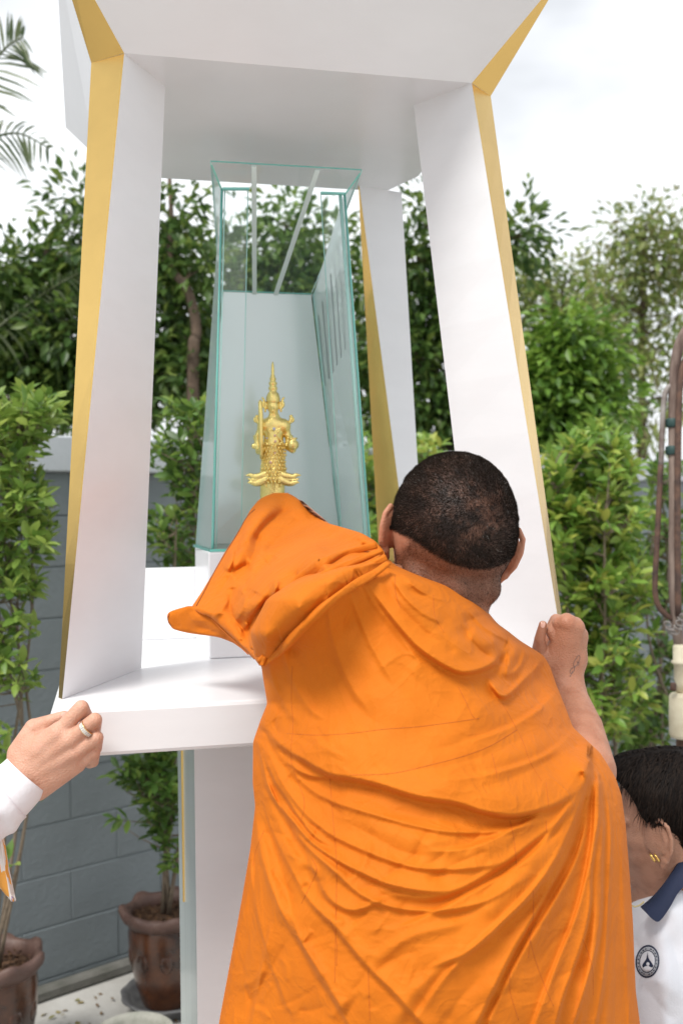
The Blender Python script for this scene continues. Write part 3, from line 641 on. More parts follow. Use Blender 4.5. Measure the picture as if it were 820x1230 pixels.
def surface(field, h, lo=None, hi=None, relax=1):
    """surface nets: quad mesh of the zero level"""
    if lo is None: lo, hi = field.lo_hi()
    n = np.ceil((np.array(hi) - lo) / h).astype(int) + 1
    xs = [np.float32(lo[i]) + np.arange(n[i], dtype=np.float32) * np.float32(h) for i in range(3)]
    Vv = np.empty(n, np.float32)
    for i in range(0, n[0], 16):
        G = np.stack(np.meshgrid(xs[0][i:i + 16], xs[1], xs[2], indexing='ij'), -1); Vv[i:i + 16] = field.ev(G)
    ins = Vv < 0; c = np.zeros(n - 1, np.int8)
    sl = [(slice(0, -1), slice(1, None))] * 3
    for a in (0, 1):
        for b in (0, 1):
            for d in (0, 1): c += ins[sl[0][a], sl[1][b], sl[2][d]]
    act = (c > 0) & (c < 8); ii = np.argwhere(act); idm = np.full(act.shape, -1, np.int64); idm[act] = np.arange(len(ii))
    acc = np.zeros((len(ii), 3)); cnt = np.zeros(len(ii))
    for ax in range(3):
        o1, o2 = [q for q in range(3) if q != ax]
        for u in (0, 1):
            for v in (0, 1):
                p0 = ii.copy(); p0[:, o1] += u; p0[:, o2] += v; p1 = p0.copy(); p1[:, ax] += 1
                a = Vv[tuple(p0.T)]; b = Vv[tuple(p1.T)]; m_ = (a < 0) != (b < 0); t = np.where(m_, a / np.where(m_, a - b, 1), 0)
                q = p0.astype(float); q[:, ax] += t; acc += np.where(m_[:, None], q, 0); cnt += m_
    V = acc / cnt[:, None] * h + np.array(lo)
    Fq = []
    for ax in range(3):
        o1, o2 = [(1, 2), (2, 0), (0, 1)][ax]
        a = np.take(ins, range(0, n[ax] - 1), ax); b = np.take(ins, range(1, n[ax]), ax); e = np.argwhere(a != b)
        e = e[(e[:, o1] > 0) & (e[:, o2] > 0) & (e[:, o1] < n[o1] - 1) & (e[:, o2] < n[o2] - 1)]
        if not len(e): continue
        sg = ins[tuple(e.T)]
        def g(d1, d2): q = e.copy(); q[:, o1] += d1; q[:, o2] += d2; return idm[tuple(q.T)]
        q = np.stack([g(-1, -1), g(0, -1), g(0, 0), g(-1, 0)], 1); q[~sg] = q[~sg][:, ::-1]; Fq.append(q)
    Fq = np.concatenate(Fq)
    for _ in range(relax):
        # one step of fairing then back onto the surface
        s_ = np.zeros_like(V); c_ = np.zeros(len(V))
        for a, b in ((0, 1), (1, 2), (2, 3), (3, 0)):
            np.add.at(s_, Fq[:, a], V[Fq[:, b]]); np.add.at(c_, Fq[:, a], 1)
            np.add.at(s_, Fq[:, b], V[Fq[:, a]]); np.add.at(c_, Fq[:, b], 1)
        V = .5 * V + .5 * s_ / np.maximum(c_, 1)[:, None]
    e_ = h * .5; d0 = field.ev(V.astype(np.float32)).astype(float); g_ = np.stack([field.ev((V + np.eye(3)[i] * e_).astype(np.float32)) - d0 for i in range(3)], 1) / e_
    V = V - g_ * (d0 / np.maximum((g_ ** 2).sum(1), .3))[:, None]
    return V, Fq
def joinq(parts):
    V, Fc, o = [], [], 0
    for v, f in parts: V.append(v); Fc.append(np.asarray(f) + o); o += len(v)
    return np.vstack(V), np.vstack(Fc)
def rot_from(x, y, z): return np.stack([x, y, z], 1)     # columns = local axes
def nrm(v): v = np.asarray(v, float); return v / np.linalg.norm(v)
def frame(up, back):                          # local x = right, y = forward (face), z = up
    u = nrm(up); f = -nrm(back); f = nrm(f - u * (f @ u)); r = np.cross(f, u); return rot_from(r, f, u)
def vcol(o, name, vals):
    a = o.data.color_attributes.new(name, 'FLOAT_COLOR', 'POINT'); c = np.ones((len(vals), 4), np.float32); c[:, :3] = np.asarray(vals).reshape(len(vals), -1); a.data.foreach_set('color', c.ravel())
def skin_mat(name, col, dark, red, rough=.48, wrinkles=.0006, use_attr=False):
    m = bpy.data.materials.new(name); m.use_nodes = True; nt = m.node_tree; b = nt.nodes['Principled BSDF']
    b.inputs['Roughness'].default_value = rough; b.inputs['Subsurface Weight'].default_value = .12; b.inputs['Subsurface Radius'].default_value = (.010, .004, .002); b.inputs['Subsurface Scale'].default_value = 1
    b.inputs['Specular IOR Level'].default_value = .4
    t = nt.nodes.new('ShaderNodeTexCoord')
    n = nt.nodes.new('ShaderNodeTexNoise'); n.inputs['Scale'].default_value = 38; n.inputs['Detail'].default_value = 8; n.inputs['Roughness'].default_value = .62; nt.links.new(t.outputs['Object'], n.inputs['Vector'])
    r = nt.nodes.new('ShaderNodeValToRGB'); e = r.color_ramp.elements; e[0].position = .28; e[0].color = (*dark, 1); e[1].position = .55; e[1].color = (*col, 1); q = e.new(.78); q.color = (*red, 1)
    nt.links.new(n.outputs[0], r.inputs[0]); last = r.outputs[0]
    if use_attr:
        at_ = nt.nodes.new('ShaderNodeAttribute'); at_.attribute_name = 'tint'; mm = nt.nodes.new('ShaderNodeMixRGB'); mm.blend_type = 'MULTIPLY'; mm.inputs[0].default_value = 1
        nt.links.new(last, mm.inputs[1]); nt.links.new(at_.outputs['Color'], mm.inputs[2]); last = mm.outputs[0]
    nt.links.new(last, b.inputs['Base Color'])
    v = nt.nodes.new('ShaderNodeTexVoronoi'); v.inputs['Scale'].default_value = 420; nt.links.new(t.outputs['Object'], v.inputs['Vector'])
    n2 = nt.nodes.new('ShaderNodeTexNoise'); n2.inputs['Scale'].default_value = 120; n2.inputs['Detail'].default_value = 6; nt.links.new(t.outputs['Object'], n2.inputs['Vector'])
    ad = nt.nodes.new('ShaderNodeMath'); ad.operation = 'ADD'; nt.links.new(v.outputs['Distance'], ad.inputs[0]); nt.links.new(n2.outputs[0], ad.inputs[1])
    bp = nt.nodes.new('ShaderNodeBump'); bp.inputs['Distance'].default_value = wrinkles; nt.links.new(ad.outputs[0], bp.inputs['Height']); nt.links.new(bp.outputs[0], b.inputs['Normal'])
    return m
M['skin_monk'] = skin_mat('tan_skin', (.45, .205, .122), (.36, .145, .08), (.50, .22, .14), use_attr=True)
M['skin_pale'] = skin_mat('light_skin', (.60, .335, .235), (.53, .265, .175), (.66, .345, .255))
M['skin_dark'] = skin_mat('brown_skin', (.40, .215, .145), (.31, .155, .10), (.44, .23, .15))
M['nail'] = mat('nail', (.72, .42, .33), .25)
M['ink'] = mat('faded_tattoo_ink', (.17, .115, .10), .6)
M['eye'] = mat('eye', (.75, .72, .68), .15); M['black'] = mat('black_matte', (.012, .011, .011), .5)

def hair_blades(name, roots, dirs, lens, wid, mt, parent, bend=.4, seed=1, segs=1, droop=None):
    """many thin tapering blades as one mesh"""
    r = np.random.default_rng(seed); n = len(roots); dirs = dirs / np.linalg.norm(dirs, axis=1)[:, None]
    side = np.cross(dirs, r.standard_normal((n, 3))); side /= np.linalg.norm(side, axis=1)[:, None]; L_ = np.asarray(lens)[:, None]
    W = wid * .5
    if segs == 1:
        V = np.stack([roots - side * W, roots + side * W, roots + dirs * L_], 1).reshape(-1, 3); Fc = np.arange(3 * n).reshape(n, 3)
        return tag(mesh(name, V, Fc, mt, parent), kind='stuff')
# ---------------------------------------------------------------- the monk's body
HR = math.radians(13)                        # head tilts to its right in the picture
hc = at(544, 636, 1.365)                     # middle of the skull
upv = nrm([math.sin(HR), -.10 + .0, math.cos(HR)]); backv = nrm([.22, -1, .05])
HM = frame(upv, backv)                       # columns: right, forward, up
def H(x, y, z): return hc + HM @ np.array([x, y, z])
head = Field()
head.ell(H(-.002, .004, .016), (.0805, .094, .088), HM)
head.ell(H(-.004, -.030, .006), (.070, .066, .070), HM, .02)
head.ell(H(0, -.010, -.012), (.0760, .082, .070), HM, .02)
head.ell(H(0, .045, -.05), (.056, .058, .062), HM, .03)            # jaw and cheeks
head.limb([H(0, .085, -.10), H(0, .075, -.085)], [.018, .022], .02)
head.limb([H(0, .098, .0), H(0, .118, -.040)], [.008, .014], .012)  # nose
head.limb([H(-.018, .098, -.064), H(.018, .098, -.064)], [.008, .008], .006)  # lips
for sx in (-1, 1):
    head.ell(H(sx * .032, .090, -.008), (.016, .012, .011), HM, .008, '-')
    head.ell(H(sx * .032, .084, -.008), (.013, .013, .011), HM, .003)
    head.limb([H(sx * .016, .095, .012), H(sx * .048, .084, .012)], [.006, .005], .010)
neckb = at(524, 722, 1.40)
head.limb([H(0, -.012, -.045), H(-.006, -.016, -.08), neckb], [.062, .063, .066], .018)
head.limb([H(-.048, -.046, -.064), H(0, -.062, -.068), H(.048, -.046, -.064)], [.019, .0235, .019], .012)   # roll of the nape
head.limb([H(-.040, -.030, -.105), H(0, -.048, -.110), H(.036, -.030, -.105)], [.022, .024, .022], .03)
def ear(fd, sx, Hf, HM_, sc_=1.0, flare=.75, dz=-.020, bx_=.0745):
    ax = math.radians(flare * 50)                       # how far the shell stands off the skull
    ox, oy = math.sin(ax), -math.cos(ax)                # direction from front root to rear rim (local x outwards, y forwards)
    def E(a, b, o=0): return Hf(sx * (bx_ + (a * ox * .030 + o * .010 * -oy) * sc_), .014 + (a * oy * .030 + o * .010 * ox) * sc_, dz + b * .033 * sc_)
    out_ = HM_ @ np.array([sx * ox, oy, 0]); nn = HM_ @ np.array([sx * -oy, ox, 0]); Rm = rot_from(out_, nn, HM_[:, 2])
    fd.ell(E(.34, .10), (.0195 * sc_, .0036 * sc_, .027 * sc_), Rm, .005)
    fd.ell(E(.55, .15, .9), (.0095 * sc_, .0050 * sc_, .017 * sc_), Rm, .004, '-')
    ring = [E(.45, .90, .3), E(.65, 1.0, .35), E(.95, .7, .35), E(1.02, .2, .3), E(.9, -.35, .2), E(.6, -.75, .1)]
    fd.limb(ring, [.0030, .0036, .0036, .0034, .0032, .0040], .0035)
    fd.limb([E(.5, -.78), E(.35, -1.0)], [.0062, .0056], .005)
    fd.limb([E(.6, .55, .2), E(.72, .1, .25), E(.5, -.4, .2)], [.0024, .0028, .0026], .003)
HMcur = HM
ear(head, -1, H, HM, 1.05, .9); ear(head, 1, H, HM, 1.12, .75)
mh = surface(head, .0021, *(np.array(hc) - np.array([.115, .15, .16]), np.array(hc) + np.array([.115, .15, .115])))
# torso, arms and legs under the cloth, one skinned-over volume
body = Field()
def A_(px, py, d): return at(px, py, d)
sh_l, sh_r = A_(425, 730, 1.36), A_(628, 812, 1.45)
body.limb([neckb, A_(520, 760, 1.42)], [.060, .09], .03)
body.limb([sh_l, A_(520, 770, 1.36), sh_r], [.062, .095, .062], .04)
body.limb([A_(520, 790, 1.34), A_(520, 950, 1.30), A_(520, 1120, 1.29)], [.11, .13, .14], .05)
for x_ in (450, 590): body.limb([A_(x_, 1150, 1.29), (A_(x_, 1150, 1.29)[0], 1.33, .55), (A_(x_, 1150, 1.29)[0], 1.34, .09)], [.09, .065, .045], .04); body.limb([(A_(x_, 1150, 1.29)[0], 1.32, .05), (A_(x_, 1150, 1.29)[0] + .01, 1.50, .035)], [.045, .035], .03)
el_l = A_(390, 668, 1.62)
body.limb([sh_l, el_l, A_(352, 620, 1.86)], [.056, .045, .033], .03)
body.limb([sh_r, A_(694, 925, 1.40)], [.056, .046], .03)
mb = surface(body, .011)
def tuck(V, sheet, gap=.016):                # keep the flesh under the cloth
    V = V.copy(); d = V @ _F - EYE * _F[2]; P = V - [0, 0, EYE]; px = 410 + FPX * (P @ _R) / d; py = 615 - FPX * (P @ _U) / d
    m_ = (py > sheet.rows[0] + 3) & (py < sheet.rows[-1]); l = np.interp(py, sheet.rows, sheet.l); r = np.interp(py, sheet.rows, sheet.r)
    big = (px > l - 60) & (px < r + 60) & m_ & (d < 1.56)
    px2 = np.clip(px, l + 14, r - 14); u = (px2 - l) / (r - l); dd = rbf(sheet.ctrl, px2, py) + sheet.T * sheet.edge(u) + gap
    d2 = np.where(big, np.maximum(d, dd), d); px2 = np.where(big, px2, px); Q = at(px2, py, d2); V[big] = Q[big]; return V
mb = (tuck(mb[0], body_sheet), mb[1])
def under(V, sheet, gap=.012):
    V = V.copy(); d = V @ _F - EYE * _F[2]; P = V - [0, 0, EYE]; px = 410 + FPX * (P @ _R) / d; py = 615 - FPX * (P @ _U) / d
    l = np.interp(py, sheet.rows, sheet.l); r = np.interp(py, sheet.rows, sheet.r); px2 = np.where((px < l + 4) & (px > l - 12), l + 4, px); m_ = (py > sheet.rows[0] - 6) & (py < sheet.rows[-1]) & (px2 > l) & (px2 < r + 3)
    py2 = np.maximum(py, sheet.rows[0] + 4); dd = rbf(sheet.ctrl, px2, py2) + sheet.T * .5 + gap + .03; Q = at(px2, py2, np.maximum(d, dd)); V[m_] = Q[m_]; return V
mb = (under(mb[0], sleeve_sheet), mb[1])
# right arm, fist on the leg of the shrine
fist = Field()
w0 = A_(679, 828, 1.545)
fist.limb([A_(702, 925, 1.42), A_(694, 876, 1.48), w0], [.043, .036, .0265], .01)
fist.limb([w0, A_(667, 800, 1.555)], [.0262, .030], .014)
# back of the hand: four metacarpals fanned to the knuckles
kn = [(675, 755, 1.543), (682, 751, 1.536), (690, 756, 1.543), (695.5, 766, 1.556)]
for i, (kx, ky, kd) in enumerate(kn):
    fist.limb([A_(672 + (i - 1.5) * 7, 812, 1.553), A_(kx, ky, kd)], [.0215, (.0125, .0165, .0155, .0132)[i]], .009)
fist.limb([A_(652, 792, 1.566), A_(689, 792, 1.562)], [.019, .019], .012)
# fingers: knuckle, middle joint (away over the edge), tip curling in
fing = [((673, 750, 1.540), (668, 746, 1.572), (660, 760, 1.592), (664, 770, 1.590)),
        ((680, 749, 1.534), (680, 746, 1.580), (676, 763, 1.602), (670, 772, 1.594)),
        ((690, 753, 1.541), (690, 750, 1.584), (684, 768, 1.604), (677, 776, 1.596)),
        ((696, 762, 1.553), (695, 762, 1.590), (688, 778, 1.604), (682, 786, 1.598))]
for q, rr in zip(fing, (.0112, .0128, .0122, .0105)):
    fist.limb([A_(*p) for p in q], [rr * 1.15, rr, rr * .92, rr * .85], .0024)
fist.limb([A_(667, 770, 1.540), A_(661.5, 759, 1.542), A_(666, 749, 1.552)], [.0082, .0086, .0084], .0009)       # index seen at its inner side
# thumb
fist.limb([A_(662, 812, 1.562), A_(648, 788, 1.550)], [.020, .0155], .008); fist.limb([A_(648, 788, 1.550), A_(647.5, 768, 1.538), A_(651.5, 750.5, 1.536)], [.0145, .0082, .0062], .0014)
fist.limb([A_(657, 778, 1.570), A_(659, 756, 1.576)], [.0095, .0075], .002)
mf = surface(fist, .0016)
# left hand around the base of the golden figure
lh = Field(); c0 = A_(352, 622, 1.86)
lh.limb([c0, A_(340, 622, 1.95)], [.030, .030], .02)
for i in range(4):
    lh.limb([A_(334, 612 + i * 9, 1.95), A_(318, 610 + i * 9, 2.00), A_(318, 612 + i * 9, 2.045), A_(332, 613 + i * 9, 2.055)], [.011, .0095, .009, .008], .003)
lh.limb([A_(346, 616, 1.94), A_(347, 612, 1.985), A_(342, 614, 2.02)], [.014, .011, .009], .004)
ml = surface(lh, .003); ml = (under(ml[0], sleeve_sheet), ml[1])
BV, BF = joinq([mh, mb, mf, ml])
monk_body = mesh('body', BV, BF, M['skin_monk'], monk, smooth=True)
# --- where hair grows: a cap on the skull above the hairline, shaved shadow below it
loc = (BV - hc) @ HM; x_, y_, z_ = loc.T
hairline = -.017 - .020 * np.clip(1 - (x_ / .07) ** 2, 0, 1) + np.where(y_ > 0, y_ * 1.0, 0) + np.where(y_ > .03, (y_ - .03) * 1.4, 0)
inhead = (np.abs(x_) < .0905) & (z_ > -.14) & (np.linalg.norm(loc, axis=1) < .16)
cap_ = np.clip((z_ - hairline) / .003, 0, 1) * inhead * np.where(y_ < .008, (np.abs(x_) < .0875 + np.clip(-y_ - .01, 0, 1)), np.clip((.0825 - np.abs(x_) + .03 * np.clip((z_ + .0) / .03, 0, 1)) / .002, 0, 1))
stub = np.clip((z_ + .105) / .03, 0, 1) * inhead * (y_ < .01) * (1 - cap_) * np.clip((.075 - np.abs(x_)) / .006, 0, 1)
nb_ = vnoise(loc[:, 0] * 1e3, loc[:, 2] * 1e3 + 40, 14, 9) * .5 + vnoise(loc[:, 0] * 1e3, loc[:, 2] * 1e3, 5, 11) * .35
thin = np.exp(-((x_ - .004) ** 2 + (z_ - .03) ** 2) / .035 ** 2)          # thinner round the whorl
dk = .09 + .17 * thin * np.clip(.35 + nb_, 0, 1.4) + .08 * np.clip(nb_, -.5, 1) + .05 * np.clip(-x_ / .07, 0, 1) * np.clip(.4 + nb_, 0, 1)
tint = 1 - cap_ * (1 - dk) - stub * np.clip(.56 + .05 * nb_, .35, .75)
tint = np.clip(tint, .05, 1)
vcol(monk_body, 'tint', np.repeat(tint[:, None], 3, 1))
# --- clipped hair itself
def surf_samples(V, Fq, wgt, n, rr):
    P = V[Fq]; a = P[:, 1] - P[:, 0]; b = P[:, 3] - P[:, 0]; N = np.cross(a, b); ar = np.linalg.norm(N, axis=1); p = ar * wgt[Fq].mean(1); p = p / p.sum()
    i = rr.choice(len(Fq), n, p=p); u, v = rr.random((2, n, 1)); R0 = P[i, 0] + u * a[i] + v * b[i]; return R0, N[i] / ar[i][:, None]
rr = np.random.default_rng(3)
near = np.arange(len(mh[0])); hv = mh[0]; hw = cap_[:len(hv)]
R0, N0 = surf_samples(hv, mh[1], hw ** 2 * (1 - .55 * np.clip(thin[:len(hv)] * (.6 + nb_[:len(hv)]), 0, 1)) * np.where((hv - hc) @ HM[:, 1] < .03, 1, .25), 85000, rr)
wh = H(.012, -.088, .022)                    # whorl
rad_ = R0 - wh; rad_ -= N0 * (rad_ * N0).sum(1)[:, None]; rl = np.linalg.norm(rad_, axis=1)[:, None]; rad_ /= rl + 1e-6
sw = np.cross(N0, rad_)
clump = np.stack([vnoise(R0[:, 0] * 1e3 + k * 17, R0[:, 2] * 1e3, 7, 20 + k) for k in range(3)], 1)
dr = N0 * .55 + rad_ * .55 + sw * np.clip(.9 - rl * 9, .1, .9) + clump * .22 + rr.standard_normal((len(R0), 3)) * .22
def hairmat(name, c1, c2, rough=.45, white=0.0):
    m = bpy.data.materials.new(name); m.use_nodes = True; nt = m.node_tree; b = nt.nodes['Principled BSDF']; b.inputs['Roughness'].default_value = rough; b.inputs['Specular IOR Level'].default_value = .06
    g = nt.nodes.new('ShaderNodeNewGeometry'); r = nt.nodes.new('ShaderNodeValToRGB'); e = r.color_ramp.elements; e[0].color = (*c1, 1); e[1].color = (*c2, 1); e[1].position = 1 - white - .002
    if white: q = e.new(1 - white); q.color = (.5, .48, .45, 1); r.color_ramp.interpolation = 'LINEAR'
    nt.links.new(g.outputs['Random Per Island'], r.inputs[0]); nt.links.new(r.outputs[0], b.inputs['Base Color']); return m
M['buzz'] = hairmat('clipped_hair', (.009, .0075, .0065), (.026, .018, .013), .9, .002)
hair_blades('hair', R0, dr, rr.uniform(.0025, .0046, len(R0)), .00034, M['buzz'], monk)
R1, N1 = surf_samples(hv, mh[1], stub[:len(hv)], 16000, rr)
d1 = N1 * .6 + HM[:, 2] * -.8 + rr.standard_normal((len(R1), 3)) * .3
hair_blades('nape_stubble', R1, d1, rr.uniform(.0010, .0022, len(R1)), .00026, M['buzz'], monk)
# nail of the thumb and the faded tattoo on the back of the hand
def nailpatch(fd, c, up, r1, r2, name='nail', parent=monk, push=.0006, mt='nail'):
    """little plate lifted off the skin at point c, long axis up"""
    c = np.array(c, float); 
    def proj_(p):
        for _ in range(12):
            e = 1e-4; d = float(fd.ev(p[None].astype(np.float64))[0]); g = np.array([float(fd.ev((p + np.eye(3)[i] * e)[None])[0]) - d for i in range(3)]) / e; p = p - g * d / max(g @ g, .2)
        return p, nrm(g)
    p, n_ = proj_(c); u = nrm(np.array(up, float) - n_ * (np.array(up) @ n_)); s_ = np.cross(n_, u); V = [p + n_ * push]; Fc = []
    for k in range(16):
        a = 2 * math.pi * k / 16; sx_, cx_ = math.sin(a), math.cos(a); q = p + u * r1 * cx_ + s_ * r2 * np.sign(sx_) * abs(sx_) ** .7; q, nn = proj_(q); V.append(q + nn * push * .4)
    for k in range(16): Fc.append((0, 1 + k, 1 + (k + 1) % 16))
    return mesh(name, V, Fc, M[mt], parent, smooth=True)
nailpatch(fist, A_(651.5, 749.5, 1.528), (0, 0, 1), .0058, .0042)
def on_field(fd, pts, lift=.0003):
    o = []
    for p in pts:
        p = np.array(p, float)
        v = nrm(p - np.array([0, 0, EYE])); p = p - v * .06
        for _ in range(40):
            d = float(fd.ev(p[None])[0]); p = p + v * d
            if abs(d) < 1e-5: break
        o.append(p - v * lift)
    return o
tp = [[(692, 789), (695, 787), (696, 791), (693, 797), (690, 801), (688, 799), (690, 793), (693, 789)], [(690, 799), (689, 805), (686, 809), (684, 807), (686, 803), (690, 801)], [(687, 806), (685, 811), (684, 813)], [(692, 795), (695, 796), (693, 800)]]
td_ = [tube_data(on_field(fist, [A_(x, y, 1.55) for x, y in catmull(t, 4)]), .00036, 5) for t in tp]
V_, F_ = join_data(td_); mesh('tattoo', V_, F_, M['ink'], monk, smooth=True)
for sx in (-1, 1):
    e_ = Field().ell(H(sx * .032, .0905, -.008), (.0105, .0085, .0075), HM); v, f = surface(e_, .0015); mesh('eye', v, f, M['eye'], monk, smooth=True)

# ---------------------------------------------------------------- glass case
def glass_mat(name, tint, amount=.94, refl=.5, film=0, film_col=(.78, .88, .88)):
    m = bpy.data.materials.new(name); m.use_nodes = True; nt = m.node_tree; nt.nodes.clear(); o = nt.nodes.new('ShaderNodeOutputMaterial')
    tr = nt.nodes.new('ShaderNodeBsdfTransparent'); tr.inputs[0].default_value = (*tint, 1); gl = nt.nodes.new('ShaderNodeBsdfGlossy'); gl.inputs['Roughness'].default_value = .02
    lw = nt.nodes.new('ShaderNodeLayerWeight'); lw.inputs[0].default_value = .5; pw = nt.nodes.new('ShaderNodeMath'); pw.operation = 'POWER'; nt.links.new(lw.outputs['Facing'], pw.inputs[0]); pw.inputs[1].default_value = 4
    fr = nt.nodes.new('ShaderNodeMath'); fr.operation = 'MULTIPLY_ADD'; nt.links.new(pw.outputs[0], fr.inputs[0]); fr.inputs[1].default_value = .8; fr.inputs[2].default_value = .035; mx_ = nt.nodes.new('ShaderNodeMixShader')
    nt.links.new(fr.outputs[0], mx_.inputs[0]); nt.links.new(tr.outputs[0], mx_.inputs[1]); nt.links.new(gl.outputs[0], mx_.inputs[2]); last = mx_.outputs[0]
    if film:
        df = nt.nodes.new('ShaderNodeBsdfDiffuse'); df.inputs[0].default_value = (*film_col, 1); tl = nt.nodes.new('ShaderNodeBsdfTranslucent'); tl.inputs[0].default_value = (*film_col, 1)
        ds = nt.nodes.new('ShaderNodeMixShader'); ds.inputs[0].default_value = .55; nt.links.new(df.outputs[0], ds.inputs[1]); nt.links.new(tl.outputs[0], ds.inputs[2])
        gf = nt.nodes.new('ShaderNodeBsdfGlossy'); gf.inputs['Roughness'].default_value = .18; g2 = nt.nodes.new('ShaderNodeMixShader'); g2.inputs[0].default_value = .30; nt.links.new(ds.outputs[0], g2.inputs[1]); nt.links.new(gf.outputs[0], g2.inputs[2]); ds = g2
        m2 = nt.nodes.new('ShaderNodeMixShader'); m2.inputs[0].default_value = film; nt.links.new(last, m2.inputs[1]); nt.links.new(ds.outputs[0], m2.inputs[2]); last = m2.outputs[0]
    nt.links.new(last, o.inputs[0]); return m
M['pane'] = glass_mat('clear_glass', (.985, .998, .995))
M['frost'] = glass_mat('frosted_film_glass', (.93, .98, .975), film=.92, film_col=(.90, .995, .98))
M['halffrost'] = glass_mat('part_frosted_glass', (.96, .99, .985), film=.45, film_col=(.80, .93, .91))
M['edge'] = mat('glass_edge', (.18, .56, .49), .15, coat=.6); M['edge_pale'] = mat('glass_edge_pale', (.42, .74, .68), .15, coat=.6)
M['strip'] = mat('frosted_strip', (.70, .80, .78), .5); M['dark_strip'] = mat('dark_louvre_reflection', (.22, .27, .27), .5)
case = empty('glass_case', S(.02, .16, -.077), 'clear glass display case with greenish edges standing on the white plinth', 'glass case', rz=YAW)
def pane(name, quad, th, mface, medge=None, parent=None):
    """quad in shrine frame; a pane of thickness th with its own edge faces"""
    q = [np.array(S(*p)) for p in quad]; n = nrm(np.cross(q[1] - q[0], q[-1] - q[0])) * th
    v, f = hull8([p for p in q], [p + n for p in q]); mi = [0, 0] + [1] * len(q)
    return mesh(name, v, f, (mface, medge or M['edge']), parent or case, midx=mi)
yb, yt, yr = .020, .030, .300
zb = -.0765
FLb, FRb, BLb, BRb = (-.1305, yb), (.172, yb), (-.1385, yr), (.180, yr)
FLt, FRt = (-.1036, yt, .612), (.1313, yt, .617)
BLt, BRt = (-.0765, yr, .477), (.1192, yr, .477)
lidF = .0                                   # front edge of the sloping lid
lL, lR = (-.1293, 0.0, .655), (.162, 0.0, .657)
T_ = .004
def on(p, q, t): return tuple(p[i] + (q[i] - p[i]) * t for i in range(3))
# base plate, then panes
pane('base_plate', [(-.139, .012, zb - .0003), (.181, .012, zb - .0003), (.189, .308, zb - .0003), (-.147, .308, zb - .0003)], .005, M['pane'], M['edge'])
zp = zb + .0052
# front: two fixed narrow panes with the opening between
FLb3, FRb3 = (*FLb, zp), (*FRb, zp)
pane('front_pane', [FLb3, (-.0795, yb, zp), (-.0560, yt, .6145), FLt], T_, M['pane'])
pane('front_pane', [(.118, yb, zp), FRb3, FRt, (.0863, yt, .6145)], T_, M['pane'])
# sides run up past the front panes to the lid
pane('side_pane', [(-.1305 - .001, yb + .001, zp), FLt[:1] + (yt + .001, .612), (lL[0] + .004, .005, lL[2] - .004), (BLt[0] - .004, yr, BLt[2] - .001), (*BLb, zp)], T_, M['halffrost'])
pane('side_pane', [(*BRb, zp), (BRt[0] + .004, yr, BRt[2] - .001), (lR[0] - .004, .005, lR[2] - .004), (FRt[0] + .001, yt + .001, FRt[2]), (FRb[0] + .001, yb + .001, zp)], T_, M['halffrost'])
pane('back_pane', [(BRb[0] - .002, yr - .001, zp), (BLb[0] + .002, yr - .001, zp), (BLt[0] + .001, yr - .001, BLt[2]), (BRt[0] - .001, yr - .001, BRt[2])], T_, M['frost'], M['edge_pale'])
pane('lid', [lL, lR, (BRt[0], yr, BRt[2] + .001), (BLt[0], yr, BLt[2] + .001)], T_, M['pane'])
# pale corner beads (polished glass edges seen along the frame) and lid strips
def bead(a, b, r, mt, name='edge_bead', n=2):
    a, b = np.array(S(*a)), np.array(S(*b)); tube(name, [a, b], r, M[mt], case, seg=8)
for a, b, r, mt in (((-.1325, yb - .002, zp), (FLt[0] - .003, yt - .002, .612), .0021, 'edge'), ((-.1265, yb - .002, zp), (FLt[0] + .003, yt - .002, .612), .0012, 'edge_pale'),
                    ((.174, yb - .002, zp), (FRt[0] + .003, yt - .002, FRt[2]), .0020, 'edge'), ((.166, yb, zp), (FRt[0] - .006, yt - .001, FRt[2]), .0035, 'edge_pale'),
                    ((-.0795, yb - .001, zp), (-.056, yt - .001, .6145), .0009, 'edge_pale'), ((.118, yb - .001, zp), (.0863, yt - .001, .6145), .0009, 'edge_pale'),
                    ((*BLb, zp), (BLt[0] - .004, yr, BLt[2]), .0016, 'edge'), ((*BRb, zp), (BRt[0] + .004, yr, BRt[2]), .0018, 'edge_pale'),
                    (lL, (BLt[0] - .004, yr, BLt[2]), .0010, 'edge_pale'), (lR, (BRt[0] + .004, yr, BRt[2]), .0012, 'edge_pale')):
    bead(a, b, r, mt)
pane('top_rail', [(FLt[0] - .002, yt - .003, .611), (-.054, yt - .003, .6145), (-.054, yt - .003, .6185), (FLt[0] - .002, yt - .003, .6155)], .006, M['edge'])
pane('top_rail', [(.0850, yt - .003, .6145), (FRt[0] + .002, yt - .003, .6155), (FRt[0] + .002, yt - .003, .6195), (.0850, yt - .003, .6185)], .006, M['edge'])
def lidp(px, t):                             # along the lid: t=0 front, 1 back, px = photo column at that end
    z = lL[2] * (1 - t) + BLt[2] * t; return z
for (f0, b0) in ((.280, .352), (.700, .590)):
    a0, a1 = on(lL, lR, f0 - .016), on(lL, lR, f0 + .016); c0_, c1_ = on(BLt, BRt, b0 - .024), on(BLt, BRt, b0 + .024)
    dn = lambda p: (p[0], p[1], p[2] - .0045)
    pane('lid_strip', [dn(a0), dn(a1), dn(c1_), dn(c0_)], .0035, M['strip'], M['strip'])
